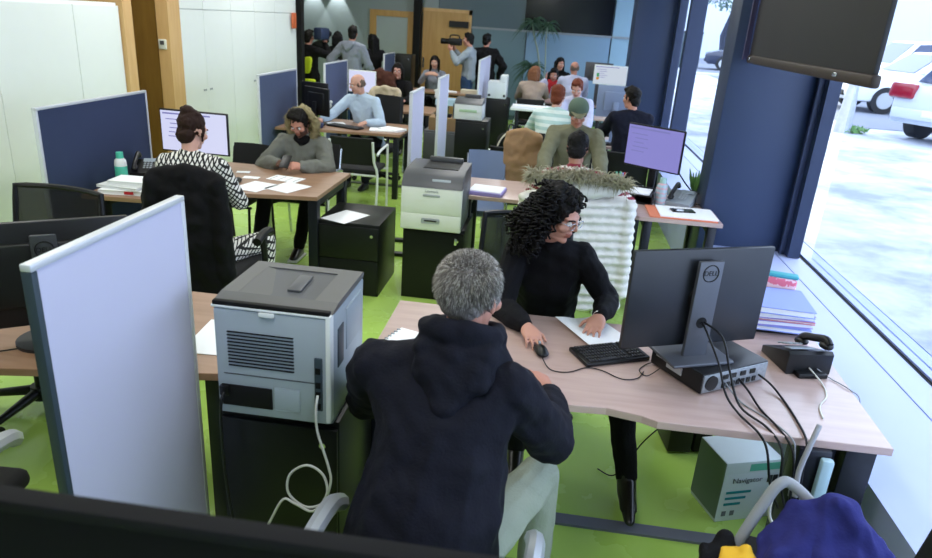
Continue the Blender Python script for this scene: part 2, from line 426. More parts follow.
# right wall: low white wall with ledge, glazing above
lw = mat('white_blue_low_wall', '#a9b3d8', .55, var=.02)
struct('wall_right', MB().b2((1.30, -4, 0), (1.775, 15, .475)).b2((1.775, -4, 0), (1.785, 15, .468)).b2((1.785, -4, 0), (1.945, 15, .475)).b2((1.945, -4, 0), (2.15, 15, .45)), lw, smooth=False)
struct('trim_9', MB().b2((1.942, -4, .45), (1.962, 15, .477)), M['blackmatte'], smooth=False)
struct('trim_10', MB().b2((1.962, -4, .45), (2.09, 15, .49)), mat('blue_grey_window_sill', '#8f9cc6', .4, metal=.2), smooth=False)
struct('wall_right_top', MB().b2((1.78, -4, 2.95), (2.15, 15, 3.2)), wl, smooth=False)
def pillar(n, y0, y1, x0):
    struct(n, MB().b2((x0, y0, 0), (1.85, y1, 3.2), bev=.012), M['pillar'], smooth=True)
pillar('trim_11', 5.25, 5.56, 1.21); pillar('trim_12', 11.3, 11.9, 1.11)
w1 = struct('window_1', MB().b2((1.84, 5.10, .48), (1.925, 5.25, 2.95)).b2((1.90, -3.9, .48), (2.04, -3.7, 2.95)).b2((1.98, -3.9, 2.85), (2.06, 5.2, 2.95)).b2((1.80, 5.17, .48), (1.85, 5.20, 2.95)), M['winframe'], smooth=False)
struct('glass_pane', MB().b2((2.01, -3.8, .49), (2.022, 5.1, 2.9)), M['glass'], w1, smooth=False)
w2 = struct('window_2', MB().b2((1.66, 9.9, .475), (1.86, 10.05, 2.95)).b2((1.70, 11.1, .475), (1.80, 11.3, 2.95)).b2((1.86, 5.85, .48), (2.04, 6.0, 2.95)).b2((1.98, 5.85, 2.85), (2.06, 11.3, 2.95)), M['winframe'], smooth=False)
struct('glass_pane', MB().b2((2.01, 5.9, .49), (2.022, 11.2, 2.9)), M['glass'], w2, smooth=False)
w5 = struct('window_5', MB().b2((1.98, 11.9, .49), (2.06, 12.0, 2.95)).b2((1.98, 14.8, .49), (2.06, 15, 2.95)), M['winframe'], smooth=False)
struct('glass_pane', MB().b2((2.01, 11.9, .49), (2.022, 14.9, 2.9)), M['glass'], w5, smooth=False)

# white built-in cupboards along the left
def cupboard(name, label, y0, y1, z1, seams, zs):
    t = thing(name, label, 'cupboard', (-4.3, (y0 + y1) / 2, 0))
    yc = (y0 + y1) / 2
    MB().b2((-.6, y0 - yc, 0), (.27, y1 - yc, z1)).build('body', M['whitepaint'], t, smooth=False)
    for i in range(len(seams) - 1):
        a, b = seams[i] - yc + .004, seams[i + 1] - yc - .004
        for k, (z0, zz) in enumerate(zs):
            dd = MB().b2((.27, a, z0 + .004), (.296, b, zz - .004), bev=.003).build('door', M['whitepaint'], t, smooth=False)
            if k == 0:
                hy = b - .07 if i % 2 == 0 else a + .07
                for q in (-.02, .02):
                    MB().cyl((.296, hy + q, 1.0), (.304, hy + q, 1.0), .011, n=10).build('handle', M['greyplastic'], dd)
    return t
cupboard('white_cupboard', 'white cupboard with wooden end panel on the left, its top in view', 1.0, 6.3, 1.9, [1.0, 1.94, 2.88, 3.8, 4.74, 5.66, 6.3], [(.05, 1.88)])
cupboard('white_cupboard', 'tall white cupboard running back from the thermostat panel to the black post', 7.33, 10.84, 3.2, [7.33, 7.9, 8.6, 9.3, 10.0, 10.84], [(.05, 1.87), (1.87, 3.18)])
t = thing('thermostat', 'small white thermostat with grey display on the brown wood panel', 'thermostat', (-4.05, 7.08, 1.52))
MB().box((0, 0, 0), (.085, .03, .1), bev=.008).build('body', M['offwhite'], t)
MB().box((0, -.016, .015), (.045, .004, .04)).build('display', M['printerdark'], t)
tag(MB().box((-3.97, 10.66, 1.77), (.02, .16, .22), bev=.004).build('wall_sign', mat('orange_sign', '#d0683a', .5)), 'small orange sign on the white cupboard beside the black post', 'sign')

# hanging dark panel in front of the window
bl = mat('brown_grey_panel', '#2c2b2d', .6, var=.05, vscale=3)
t = thing('hanging_panel', 'dark grey panel with brown bottom bar hanging before the near window', 'panel', (1.30, 4.05, 1.815))
MB().b2((-.012, -.92, .05), (.012, 1.05, 1.37), bev=.006).build('board', bl, t)
MB().b2((-.022, -.94, 0), (.022, 1.07, .055), bev=.012).build('bottom_bar', mat('brown_metal', '#3b3029', .5, metal=.2), t)
for y in (-.55, 1.0): MB().box((-.024, y, .03), (.01, .05, .02), bev=.003).build('clip', M['chrome'], t)
MB().b2((.0, 1.07, .0), (.05, 1.11, 1.37)).b2((-.05, 1.06, .02), (-.02, 1.09, 1.37)).build('side_rail', mat('dark_lilac_rail', '#4a4668', .4, metal=.3), t)

# ---------------------------------------------------------------- outside
struct('ground', MB().b2((2.15, -12, .3), (45, 66, .455)), pave_mat(), smooth=False)
struct('road', MB().b2((6.0, 14.6, .455), (45, 66, .465)), mat('asphalt', '#777c88', .9, var=.1, vscale=3, bump=.2, bscale=80), smooth=False)
struct('kerb', MB().b2((2.15, 29.4, .455), (45, 29.7, .54)), mat('kerb_stone', '#c5c8cf', .85), smooth=False)
t = struct('wall_street', MB().b2((2, 50, .4), (60, 51, 9)), mat('pale_building', '#c8d2e2', .8, var=.02), smooth=False)
t = struct('wall_street_side', MB().b2((38, -12, .4), (39, 50, 8)), mat('pale_building_side', '#d6deea', .8, var=.02), smooth=False)

def car(label, loc, rz, body_m, L_=4.3, Wd=1.78, H_=1.46, plate=True, tall=False, group=None):
    """heading +x in local space; origin on the ground at the middle"""
    t = thing('car', label, 'car', loc, rz, group)
    h = L_ / 2; zb = .28; belt = .92 if not tall else 1.02
    prof = [(-h, .42), (-h + .04, .30), (h - .15, .26), (h - .02, .40), (h, .62), (h - .08, .74), (h - .45, .84), (h - 1.25, belt + .02), (-h + .5, belt + .06), (-h + .08, belt + .02), (-h - .0, .78)]
    mb = MB(); mb.prism(prof, -Wd / 2, Wd / 2, bev=.07, axis='Y'); mb.build('body', body_m, t)
    top = H_
    cab = [(h - 1.35, belt), (h - 2.05, top - .03), (h - 2.5, top), (-h + .75, top - .03), (-h + (.22 if tall else .35), belt)]
    bm = MB(); bm.prism(cab, -Wd / 2 + .06, Wd / 2 - .06, axis='Y')
    for v in bm.bm.verts:
        if v.co.z > belt + .1: v.co.y *= .82
    bmesh.ops.bevel(bm.bm, geom=list(bm.bm.edges), offset=.03, segments=2, profile=.5, affect='EDGES')
    bm.build('cabin', body_m, t)
    gl = M['carglass']
    for s in (-1, 1):
        def side(xz):
            return [(x, s * ((Wd / 2 - .055) - (Wd / 2 - .06) * .18 * (z - belt) / (top - belt)), z) for x, z in xz]
        for q in ([(h - 1.62, belt + .05), (h - 2.1, top - .1), (h - 2.52, top - .07), (h - 2.52, belt + .05)], [(h - 2.6, belt + .05), (h - 2.6, top - .07), (-h + .82, top - .1), (-h + .55, belt + .05)]):
            P = side(q); g = MB(); g.sheet([[P[0], P[1]], [P[3], P[2]]], .012); g.build('side_window', gl, t, smooth=False)
    for (xa, za, xb, zb_) in ((h - 1.42, belt + .05, h - 2.0, top - .07), (-h + (.25 if tall else .39), belt + .06, -h + .71, top - .09)):
        sx = 1 if xa > 0 else -1
        wa, wb2 = Wd / 2 - .14, (Wd / 2 - .06) * .82 - .06
        g = MB(); o = sx * .02
        g.sheet([[(xa + o, -wa, za), (xb + o, -wb2, zb_)], [(xa + o, wa, za), (xb + o, wb2, zb_)]], .012)
        g.build('windscreen' if sx > 0 else 'rear_window', gl, t, smooth=False)
    for sx in (h - .82, -h + .78):
        for s in (-1, 1):
            w = MB().cyl((sx, s * (Wd / 2 - .2), .31), (sx, s * (Wd / 2 + .01), .31), .31, n=24).build('wheel', M['rubber'], t)
            MB().cyl((sx, s * (Wd / 2), .31), (sx, s * (Wd / 2 + .02), .31), .19, n=20).build('hubcap', M['silver'], w)
    for s in (-1, 1):
        MB().ell((h - .16, s * (Wd / 2 - .22), .68), (.16, .17, .07), sub=2).build('headlamp', M['carlamp'], t)
        MB().box((-h + .07, s * (Wd / 2 - .16), .82), (.24, .46, .26), rot=(0, .15, 0), bev=.05).build('tail_lamp', M['tail'], t)
        MB().ell((h - 1.5, s * (Wd / 2 + .07), belt + .08), (.07, .1, .065), sub=2).build('mirror', body_m, t)
    MB().box((h - .02, 0, .42), (.06, 1.0, .13), bev=.02).build('grille', M['black'], t)
    MB().box((-h - .0, 0, .46), (.1, Wd - .1, .18), bev=.04).build('rear_bumper', body_m, t)
    if plate:
        MB().box((-h - .055, 0, .5), (.01, .5, .11), bev=.003).build('number_plate', M['paper'], t)
    return t
M['carglass'] = mat('car_glass', '#33415e', .12, var=.1, vscale=2, coat=.3)
M['carlamp'] = mat('clear_lamp', '#9aa6b6', .15, metal=.5)
M['tail'] = mat('red_tail_lamp', '#8c1226', .2, coat=.5)
cw = mat('white_car_paint', '#e2e6ee', .25, coat=.5, var=.01); cd = mat('dark_car_paint', '#232b40', .25, coat=.5, var=.01); cs = mat('silver_white_car_paint', '#ccd3de', .3, coat=.4, var=.01)
car('white car parked outside with its front just behind the tree trunk', (9.05, 18.9, .465), R(184), cw)
car('white taller car with dark side windows parked behind the front white car', (10.3, 22.8, .465), R(183), cw, 4.6, 1.85, 1.72, tall=True)
car('silver white car seen from the rear with a red tail lamp', (8.2, 13.6, .465), R(30), cs)
car('dark car parked far out behind the near mullion', (9.0, 34.6, .465), R(170), cd, 4.4, 1.8, 1.5)
car('white car farthest out in the narrow window gap', (11.3, 38.8, .465), R(176), cw, 4.4, 1.8, 1.5)
t = thing('street_tree', 'pale tree trunk growing from the pavement just beyond the near window', 'tree', (5.33, 13.62, .455))
MB().tube([(0, 0, 0), (.01, 0, .8), (.03, .01, 1.8), (.0, 0, 3.0), (.05, 0, 4.2)], lambda u: .105 - .04 * u + .05 * max(0, .08 - u) * 12, n=14).build('trunk', mat('pale_bark', '#a7adbd', .9, var=.2, vscale=14, bump=.5, bscale=30), t)
def leafcloud(n, c, r, s):
    mb = MB()
    for i in range(n):
        u = V((random.gauss(0, 1), random.gauss(0, 1), random.gauss(0, 1))); u = u.normalized() * random.random() ** .4
        p = V(c) + V((u.x * r[0], u.y * r[1], u.z * r[2]))
        a = V((random.uniform(-1, 1), random.uniform(-1, 1), random.uniform(-1, 1))).normalized() * s; b = a.orthogonal().normalized() * s * .45
        v = [mb.bm.verts.new(p + q) for q in (-a, b, a, -b)]; mb.bm.faces.new(v)
    return mb
lf = mat('grey_green_leaf', '#5c7468', .7, var=.25, vscale=3)
leafcloud(1500, (.4, .2, 4.2), (2.2, 1.6, 1.3), .09).build('foliage', lf, t, smooth=False)
tag(leafcloud(120, (0, 0, .05), (.28, .16, .07), .06).build('weed_tuft', M['green'], None, (5.5, 13.6, .47), smooth=False), 'low green weeds at the foot of the pale tree trunk', 'weeds')
t = thing('street_tree', 'leafy dark tree far outside, its crown above the parked dark car', 'tree', (9.2, 42, .455))
MB().tube([(0, 0, 0), (-.2, 0, 1.5), (.2, 0, 3), (.6, 0, 4.6)], lambda u: .22 - .1 * u, n=10).build('trunk', mat('dark_bark', '#2b3140', .9, var=.2), t)
leafcloud(1500, (.2, 0, 4.4), (2.6, 1.6, 1.7), .16).build('foliage', lf, t, smooth=False)
t = thing('container', 'dark green bin standing far out in the narrow window slit', 'bin', (5.9, 34.9, .465))
MB().b2((-.6, -.5, 0), (.6, .5, 1.5), bev=.04).build('body', mat('dark_green_bin', '#24363a', .6), t)
MB().b2((-.62, -.52, 1.5), (.62, .52, 1.6), bev=.03).build('lid', M['black'], t)
# ---------------------------------------------------------------- furniture builders
def desk(label, poly, legs, top_m, loc, rail=True, z=.74, group=None, panels=()):
    t = thing('desk', label, 'desk', (*loc, 0), 0, group)
    P = [(x - loc[0], y - loc[1]) for x, y in poly]
    MB().prism(P, z - .03, z, bev=.003).build('desktop', [top_m], t, smooth=False)
    for (x, y, w, d) in legs:
        MB().box((x - loc[0], y - loc[1], (z - .03) / 2), (w, d, z - .03), bev=.004).build('leg', M['darkmetal'], t)
    if rail:
        xs = [l[0] - loc[0] for l in legs]; ys = [l[1] - loc[1] for l in legs]
        mb = MB()
        ends = sorted(set(round(x, 2) for x in xs))
        for xe in ends:
            yy = [y for x, y in zip(xs, ys) if abs(x - xe) < .02]
            if len(yy) > 1: mb.b2((xe - .03, min(yy), z - .09), (xe + .03, max(yy), z - .03))
        ym = (min(ys) + max(ys)) / 2
        mb.b2((min(xs), ym - .02, z - .08), (max(xs), ym + .02, z - .03))
        mb.build('under_frame', M['darkmetal'], t, smooth=False)
    for lo, hi in panels:
        MB().b2((lo[0] - loc[0], lo[1] - loc[1], lo[2]), (hi[0] - loc[0], hi[1] - loc[1], hi[2])).build('side_panel', M['darkmetal'], t, smooth=False)
    return t

def partition(label, x, y0, y1, m, z=1.4, along='Y', fm=None, endm=None, group=None):
    fm = fm or M['frame']; L_ = y1 - y0
    t = thing('partition_screen', label, 'partition', (x, (y0 + y1) / 2, 0) if along == 'Y' else ((y0 + y1) / 2, x, 0), 0 if along == 'Y' else -R(90), group)
    h = L_ / 2
    MB().b2((-.011, -h + .018, .1), (.011, h - .018, z - .017)).build('panel', m, t, smooth=False)
    MB().b2((-.014, -h + .0, z - .018), (.014, h, z), bev=.003).build('top_rail', fm, t)
    MB().b2((-.014, -h, .06), (.014, h, .1)).build('bottom_rail', fm, t)
    for s, mm in ((-1, endm or fm), (1, fm)):
        MB().b2((-.014, s * h - .02 if s > 0 else -h, .06), (.014, s * h if s > 0 else -h + .02, z - .018), bev=.003).build('post', mm, t)
        MB().b2((-.2, s * (h - .06) - .03, 0), (.2, s * (h - .06) + .03, .03), bev=.006).b2((-.02, s * (h - .06) - .03, .03), (.02, s * (h - .06) + .03, .07)).build('foot', M['darkmetal'], t)
    return t

def task_chair(label, loc, rz, arms=True, mesh=True, armm=None, back=(.46, .52, 1.02), group=None, seat_z=.47, base_m=None, lean=.06):
    """faces +y; backrest at -y"""
    t = thing('office_chair', label, 'chair', loc, rz, group)
    bw, b0, b1 = back; base_m = base_m or M['black']
    MB().box((0, .02, seat_z - .035), (.48, .46, .07), bev=.03, seg=3).build('seat', M['seat'], t)
    MB().cyl((0, 0, .1), (0, 0, seat_z - .07), .028, n=14).cyl((0, 0, .06), (0, 0, .13), .05, n=16).b2((-.1, -.12, seat_z - .1), (.1, .1, seat_z - .07)).build('gas_column', M['black'], t)
    for k in range(5):
        a = 2 * math.pi * k / 5 + .3; c, s = math.cos(a), math.sin(a)
        lg = MB().hull(((.05 * c, .05 * s, .1), .026), ((.29 * c, .29 * s, .075), .016)).build('base_leg', base_m, t)
        MB().cyl((.29 * c - .02 * s, .29 * s + .02 * c, .03), (.29 * c - .005 * s, .29 * s + .005 * c, .03), .03, n=14).cyl((.29 * c + .005 * s, .29 * s - .005 * c, .03), (.29 * c + .02 * s, .29 * s - .02 * c, .03), .03, n=14).build('caster', M['rubber'], lg)
    yb = -.23
    def bp(u, v):
        x = (u - .5) * bw * (1 - .08 * v); y = yb - lean * v - .05 * (1 - (2 * u - 1) ** 2)
        return V((x, y, b0 + (b1 - b0) * v))
    rows = [[bp(i / 10, j / 8) for j in range(9)] for i in range(11)]
    if mesh:
        MB().sheet(rows, .006).build('back_mesh', M['mesh'], t)
        edge = [bp(i / 10, 0) for i in range(11)] + [bp(1, j / 8) for j in range(1, 9)] + [bp(1 - i / 10, 1) for i in range(1, 11)] + [bp(0, 1 - j / 8) for j in range(1, 8)]
        MB().tube(edge, .014, closed=True).build('back_frame', M['black'], t)
    else:
        MB().sheet(rows, .05).build('backrest', M['seat'], t)
    MB().tube([(0, -.08, seat_z - .08), (0, -.24, seat_z - .06), (0, yb - .07, b0 + .02), (0, yb - .09, b0 + .2)], .022, smooth=4).build('back_support', M['black'], t)
    if arms:
        for s in (-1, 1):
            a = MB().tube([(s * .24, -.02, seat_z - .06), (s * .29, -.02, seat_z), (s * .29, -.03, seat_z + .19)], .02, smooth=3).build('arm_post', M['black'], t)
            MB().tube([(s * .29, -.15, seat_z + .2), (s * .29, -.02, seat_z + .215), (s * .29, .10, seat_z + .2), (s * .28, .15, seat_z + .17)], .026, smooth=4).build('armrest', armm or M['black'], a)
    return t

def visitor_chair(label, loc, rz, frame=None, pad=None, arms=True, back_h=.84, group=None, w=.25, name='visitor_chair'):
    t = thing(name, label, 'chair', loc, rz, group)
    frame = frame or M['chrome']; pad = pad or M['seat']
    MB().box((0, .02, .445), (w * 2 - .04, .44, .05), bev=.02).build('seat', pad, t)
    rows = [[((i / 8 - .5) * (2 * w - .06), -.21 - .09 * j / 6 - .03 * (1 - (i / 4 - 1) ** 2), .52 + (back_h - .52) * j / 6) for j in range(7)] for i in range(9)]
    MB().sheet(rows, .022).build('backrest', pad, t)
    for s in (-1, 1):
        if arms:
            MB().tube([(s * w, .22, 0), (s * w, .22, .4), (s * w, .215, .64), (s * w, .17, .665), (s * w, -.1, .655), (s * w, -.22, .63)], .013, smooth=3).build('leg', frame, t)
        else:
            MB().tube([(s * (w - .02), .22, 0), (s * (w - .02), .2, .42)], .012).build('leg', frame, t)
        MB().tube([(s * w, -.26, 0), (s * w, -.21, .42), (s * (w - .03), -.24, .56), (s * (w - .03), -.30, back_h - .03)], .013, smooth=3).build('leg', frame, t)
    for yy in (.2, -.21): MB().tube([(-w, yy, .412), (w, yy, .412)], .011).build('seat_rail', frame, t)
    return t

def monitor(label, loc, rz, w=.54, h=.32, zb=.12, screen=None, shell=None, tilt=0., logo=False, slim=False, thick=.03, base=True, ui=0):
    """screen faces -y; loc = bottom of the stand"""
    t = thing('computer_monitor', label, 'monitor', loc, rz)
    shell = shell or M['black']
    zc = zb + h / 2
    def P(x, y, z):
        return V((x, y * math.cos(tilt) - (z - zc) * math.sin(tilt) * -1, zc + (z - zc) * math.cos(tilt)))
    mb = MB(); mb.box((0, 0, zc), (w, .022, h), rot=(tilt, 0, 0), bev=.006)
    if slim: thick = .022
    if not slim: mb.hull((P(-w * .3, .012, zc - h * .28), .012), (P(w * .3, .012, zc - h * .28), .012), (P(-w * .3, .012, zc + h * .28), .012), (P(w * .3, .012, zc + h * .28), .012), (P(-w * .2, thick - .008, zc - h * .18), .008), (P(w * .2, thick - .008, zc - h * .18), .008), (P(w * .2, thick - .008, zc + h * .2), .008), (P(-w * .2, thick - .008, zc + h * .2), .008))
    mb.build('casing', shell, t)
    s = MB(); s.box(P(0, -.0125, zc), (w - .02, .002, h - .024), rot=(tilt, 0, 0)); sco = s.build('screen', screen or M['black'], t, smooth=False)
    if ui:
        u = MB()
        u.box(P(-w * .1, -.0145, zc + h * .40), (w * .7, .001, h * .035), rot=(tilt, 0, 0))
        for k in range(5):
            u.box(P(-w * .27 + .02 * (k % 2), -.0145, zc + h * (.27 - .1 * k)), (w * (.28 - .05 * (k % 3)), .001, h * .02), rot=(tilt, 0, 0))
        u.build('screen_content', M['ui'], sco, smooth=False)
        if ui == 2:
            MB().box(P(-w * .37, -.015, zc - h * .02), (.035, .001, .05), rot=(tilt, 0, 0)).build('screen_icon', mat('green_icon', '#3f9a5a', .4), sco, smooth=False)
            MB().box(P(-w * .37, -.015, zc - h * .2), (.04, .001, .035), rot=(tilt, 0, 0)).build('screen_icon', mat('orange_icon', '#d8902a', .4), sco, smooth=False)
    if base:
        if slim:
            n = MB().box((0, thick + .022, .195), (.10, .018, .39), bev=.004).build('stand_neck', M['standgrey'], t)
            MB().hull(((0, .01, zc), (.05, .004, .05)), ((0, thick + .008, zc), (.045, .004, .045))).build('stand_joint', M['black'], t)
            MB().cyl((0, thick + .0305, .15), (0, thick + .0325, .15), .022, n=20).build('cable_hole', M['blackmatte'], n)
            MB().b2((-.13, -.09, 0), (.13, .12, .014), bev=.006).build('stand_base', M['standgrey'], t)
            rg = MB(); rg.tube([(.032 * math.cos(a), .0, .032 * math.sin(a)) for a in [2 * math.pi * k / 24 for k in range(24)]], .0022, n=6, closed=True)
            r = rg.build('logo_ring', M['black'], n, loc=(0, thick + .0318, .345))
            tx = text('DELL', .026, (0, thick + .0318, .345), (R(90), 0, R(180)), M['black'], n, 'logo')
        else:
            MB().box((0, .035, zc * .5), (.06, .025, zc), bev=.006).build('stand_neck', shell, t)
            MB().cyl((0, .03, 0), (0, .03, .012), .11, n=28).build('stand_base', shell, t)
    return t

def keyboard(label, loc, rz, w=.43, d=.14):
    t = thing('keyboard', label, 'keyboard', loc, rz)
    MB().box((0, 0, .009), (w, d, .018), bev=.005).build('case', M['black'], t)
    k = MB()
    nx, ny = 20, 6
    for i in range(nx):
        for j in range(ny):
            if i in (14, ) : continue
            if j == 0 and 4 <= i <= 9:
                if i == 4: k.box((-w / 2 + .016 + (7 - .0) * (w - .03) / nx, -d / 2 + .018, .0205), (6 * (w - .03) / nx - .003, .016, .007), bev=.0015, seg=1)
                continue
            k.box((-w / 2 + .016 + (i + .5) * (w - .03) / nx, -d / 2 + .018 + j * (d - .034) / (ny - 1), .0205), ((w - .03) / nx - .004, .016, .007), bev=.0015, seg=1)
    k.build('keys', mat('key_caps', '#25262b', .5), t, smooth=False)
    return t

def mouse(label, loc, rz):
    t = thing('computer_mouse', label, 'mouse', loc, rz)
    MB().hull(((0, -.022, .011), (.028, .03, .011)), ((0, .025, .012), (.027, .032, .014)), ((0, .01, .022), (.02, .03, .013))).build('shell', M['black'], t)
    MB().cyl((-.004, -.03, .0295), (.004, -.03, .0295), .008, n=12).build('scroll_wheel', M['greyplastic'], t)
    return t

def cable(label, pts, r, m, smooth=6, name='cable', cat='cable', group=None):
    return tag(MB().tube(pts, r, n=8, smooth=smooth).build(name, m, angle=180), label, cat, group)

def sheet_paper(label, loc, rz, w=.21, d=.297, m=None, th=.002, lines=0, name='paper_sheet', cat='paper', group=None):
    t = thing(name, label, cat, loc, rz, group)
    MB().b2((-w / 2, -d / 2, 0), (w / 2, d / 2, th)).build('sheet', m or M['paper'], t, smooth=False)
    if lines:
        k = MB()
        for i in range(lines):
            y = d * .38 - i * d * .76 / max(1, lines - 1); ww = w * random.uniform(.45, .8)
            k.b2((-w * .4, y - .0025, th), (-w * .4 + ww, y + .0025, th + .0006))
        k.build('print_lines', M['inkgrey'], t, smooth=False)
    return t

def cabinet(label, loc, dims, drawers=3, m=None, lock=True, group=None, name='pedestal_cabinet'):
    """front at -y"""
    w, d, h = dims; m = m or M['blackgreen']
    t = thing(name, label, 'cabinet', loc, 0, group)
    MB().b2((-w / 2, -d / 2 + .018, 0), (w / 2, d / 2, h), bev=.004).build('body', m, t)
    z = .03; hh = (h - .05) / drawers
    for k in range(drawers):
        dr = MB().b2((-w / 2 + .004, -d / 2, z + .003), (w / 2 - .004, -d / 2 + .018, z + hh - .003), bev=.003).build('drawer' if drawers > 1 else 'door', m, t)
        if lock and k == drawers - 1:
            MB().cyl((w / 2 - .05, -d / 2 - .008, z + hh - .06), (w / 2 - .05, -d / 2, z + hh - .06), .011, n=14).build('lock', M['chrome'], dr)
        z += hh
    return t

M['sidegrey'] = mat('side_grey_plastic', '#63686e', .5)
def printer_front(label, loc, w=.43, d=.5, h=.39, detail=True, m=None, topm=None, group=None):
    """origin bottom centre, front at -y: white drawers below a dark sloping top"""
    t = thing('laser_printer', label, 'printer', loc, 0, group)
    m = m or M['offwhite']; topm = topm or M['printerdark']
    f = -d / 2
    MB().b2((-w / 2, f + .012, 0), (w / 2, d / 2, h * .76), bev=.008).build('body', M['sidegrey'] if detail else m, t)
    MB().b2((-w / 2, f + .004, 0), (w / 2, f + .05, h * .76), bev=.006).build('front_panel', m, t)
    pr = [(f + .0, h * .75), (f + .05, h * .93), (f + .16, h), (d / 2, h), (d / 2, h * .75)]
    MB().prism(pr, -w / 2, w / 2, bev=.006, axis='X').build('top_cover', topm, t)
    MB().b2((-w * .22, f + .17, h), (w * .36, d / 2 - .06, h + .004)).build('output_tray', M['black'], t, smooth=False)
    MB().b2((-w * .22, d / 2 - .07, h), (w * .36, d / 2 - .03, h + .035), bev=.006).build('tray_stop', topm, t)
    if detail:
        up = MB().b2((-w / 2 + .005, f, h * .30), (w / 2 - .005, f + .014, h * .74), bev=.004).build('upper_drawer', m, t)
        lo = MB().b2((-w / 2 + .005, f, .008), (w / 2 - .005, f + .014, h * .285), bev=.004).build('lower_drawer', m, t)
        MB().box((0, f - .001, h * .62), (.12, .006, .018), bev=.004).build('handle', M['silver'], up)
        MB().box((0, f - .001, h * .18), (.13, .008, .036), bev=.01).build('handle', M['silver'], lo)
        MB().box((0, f - .003, h * .18), (.09, .008, .012), bev=.003).build('grip_slot', M['black'], lo)
        text('Lexmark', .026, (0, f - .0015, h * .695), (R(90), 0, 0), M['inkgrey'], up, 'brand_lettering')
        MB().box((.06, f + .035, h * .87), (.13, .004, .018), rot=(-.55, 0, 0), bev=.001).build('display', M['printergrey'], t)
    return t

def bottle(label, loc, r, h, m, capm, name='bottle', band=None):
    t = thing(name, label, 'bottle', loc)
    MB().tube([(0, 0, 0), (0, 0, h * .02), (0, 0, h * .62), (0, 0, h * .74), (0, 0, h * .82)], lambda u: r * (1 if u < .7 else 1 - (u - .7) * 1.5), n=20).build('body', m, t)
    MB().cyl((0, 0, h * .8), (0, 0, h), r * .62, r * .58, n=18).build('cap', capm, t)
    if band: MB().cyl((0, 0, h * .3), (0, 0, h * .62), r * 1.012, n=20).build('band', band, t)
    return t

def desk_phone(label, loc, rz, body=None):
    t = thing('desk_phone', label, 'telephone', loc, rz)
    body = body or M['black']
    MB().prism([(-.1, 0), (.1, 0), (.1, .085), (.085, .095), (-.1, .03)], -.095, .095, bev=.006, axis='X').build('base', body, t)
    k = MB()
    for i in range(3):
        for j in range(4): k.box((.0 + i * .022, -.06 + j * .022, .062 + .009 * j), (.016, .014, .006), rot=(.33, 0, 0), bev=.002, seg=1)
    k.build('keypad', M['greyplastic'], t)
    MB().box((.03, .055, .094), (.1, .045, .004), rot=(.33, 0, 0)).build('display', mat('grey_lcd', '#8b97a0', .3), t)
    MB().tube([(-.06, -.095, .055), (-.06, -.07, .088), (-.06, 0, .115), (-.06, .07, .14), (-.06, .1, .128)], .016, n=12, smooth=4).hull(((-.06, -.085, .06), (.024, .026, .016)), ((-.06, -.07, .066), (.024, .026, .016))).hull(((-.06, .088, .12), (.024, .026, .016)), ((-.06, .075, .118), (.024, .026, .016))).build('handset', M['black'], t)
    return t

def small_printer_box(*a): pass
M['ui'] = mat_screen('screen_lines', '#8f8fd6', .7)
M['standgrey'] = mat('graphite_plastic', '#54575f', .4, metal=.3)

# ================================================================= desks
dl = [(x, y, w, w) for x, y, w in []]
desk_R1 = desk('beige office desk in the foreground with the monitor seen from behind', [(-.60, 2.26), (-.2, 2.25), (.05, 2.13), (.30, 2.15), (.42, 2.125), (.47, 2.10), (1.24, 2.11), (1.28, 3.34), (.84, 3.34), (.70, 2.90), (-.60, 2.90)],
     [(1.16, 2.17, .1, .07), (1.19, 3.24, .1, .07), (-.55, 2.33, .07, .07), (-.55, 2.80, .07, .07)], M['desk'], (.3, 2.5), panels=[((1.0, 2.30, .06), (1.17, 2.33, .71))])
desk('brown desk end behind the pale foreground partition, black monitor on it', [(-2.9, 1.70), (-1.8, 1.915), (-1.06, 2.06), (-1.06, 2.74), (-2.9, 2.74)],
     [(-2.8, 1.8, .07, .07), (-2.8, 2.66, .07, .07), (-1.12, 2.14, .07, .07), (-1.12, 2.66, .07, .07)], M['deskbrown'], (-1.9, 2.3), panels=[((-1.10, 2.10, .04), (-1.075, 2.70, .71))])
desk('brown desk between the bun-haired woman and the man in a parka', [(-2.98, 4.06), (-2.55, 4.10), (-2.25, 4.44), (-1.56, 4.56), (-1.56, 5.39), (-2.98, 5.39)],
     [(-1.61, 4.64, .07, .07), (-1.61, 5.31, .07, .07), (-2.9, 4.16, .07, .07), (-2.9, 5.31, .07, .07)], M['deskbrown'], (-2.3, 4.8))
desk('beige desk of the man in a green cap, orange folder at its right end', [(-.62, 5.02), (.48, 5.02), (.70, 4.87), (1.28, 4.87), (1.28, 5.66), (-.62, 5.66)],
     [(.77, 4.93, .06, .06), (1.22, 4.93, .06, .06), (-.56, 5.1, .06, .06), (-.56, 5.58, .06, .06), (1.22, 5.58, .06, .06), (.77, 5.58, .06, .06)], M['desk'], (.3, 5.3))
desk('brown desk of the bald man in a pale blue shirt', [(-2.95, 7.27), (-2.4, 7.36), (-1.60, 7.44), (-1.60, 8.2), (-2.95, 8.2)],
     [(-1.66, 7.52, .06, .06), (-1.66, 8.12, .06, .06), (-2.88, 7.4, .06, .06), (-2.88, 8.12, .06, .06)], M['deskbrown'], (-2.3, 7.8))
desk('desk in front of the person in the striped sweater, grey monitor on it', [(-.5, 7.85), (1.27, 7.85), (1.27, 8.6), (-.5, 8.6)],
     [(-.45, 7.92, .05, .05), (-.45, 8.52, .05, .05), (1.24, 7.92, .05, .05), (1.24, 8.52, .05, .05)], M['desk'], (.4, 8.2))
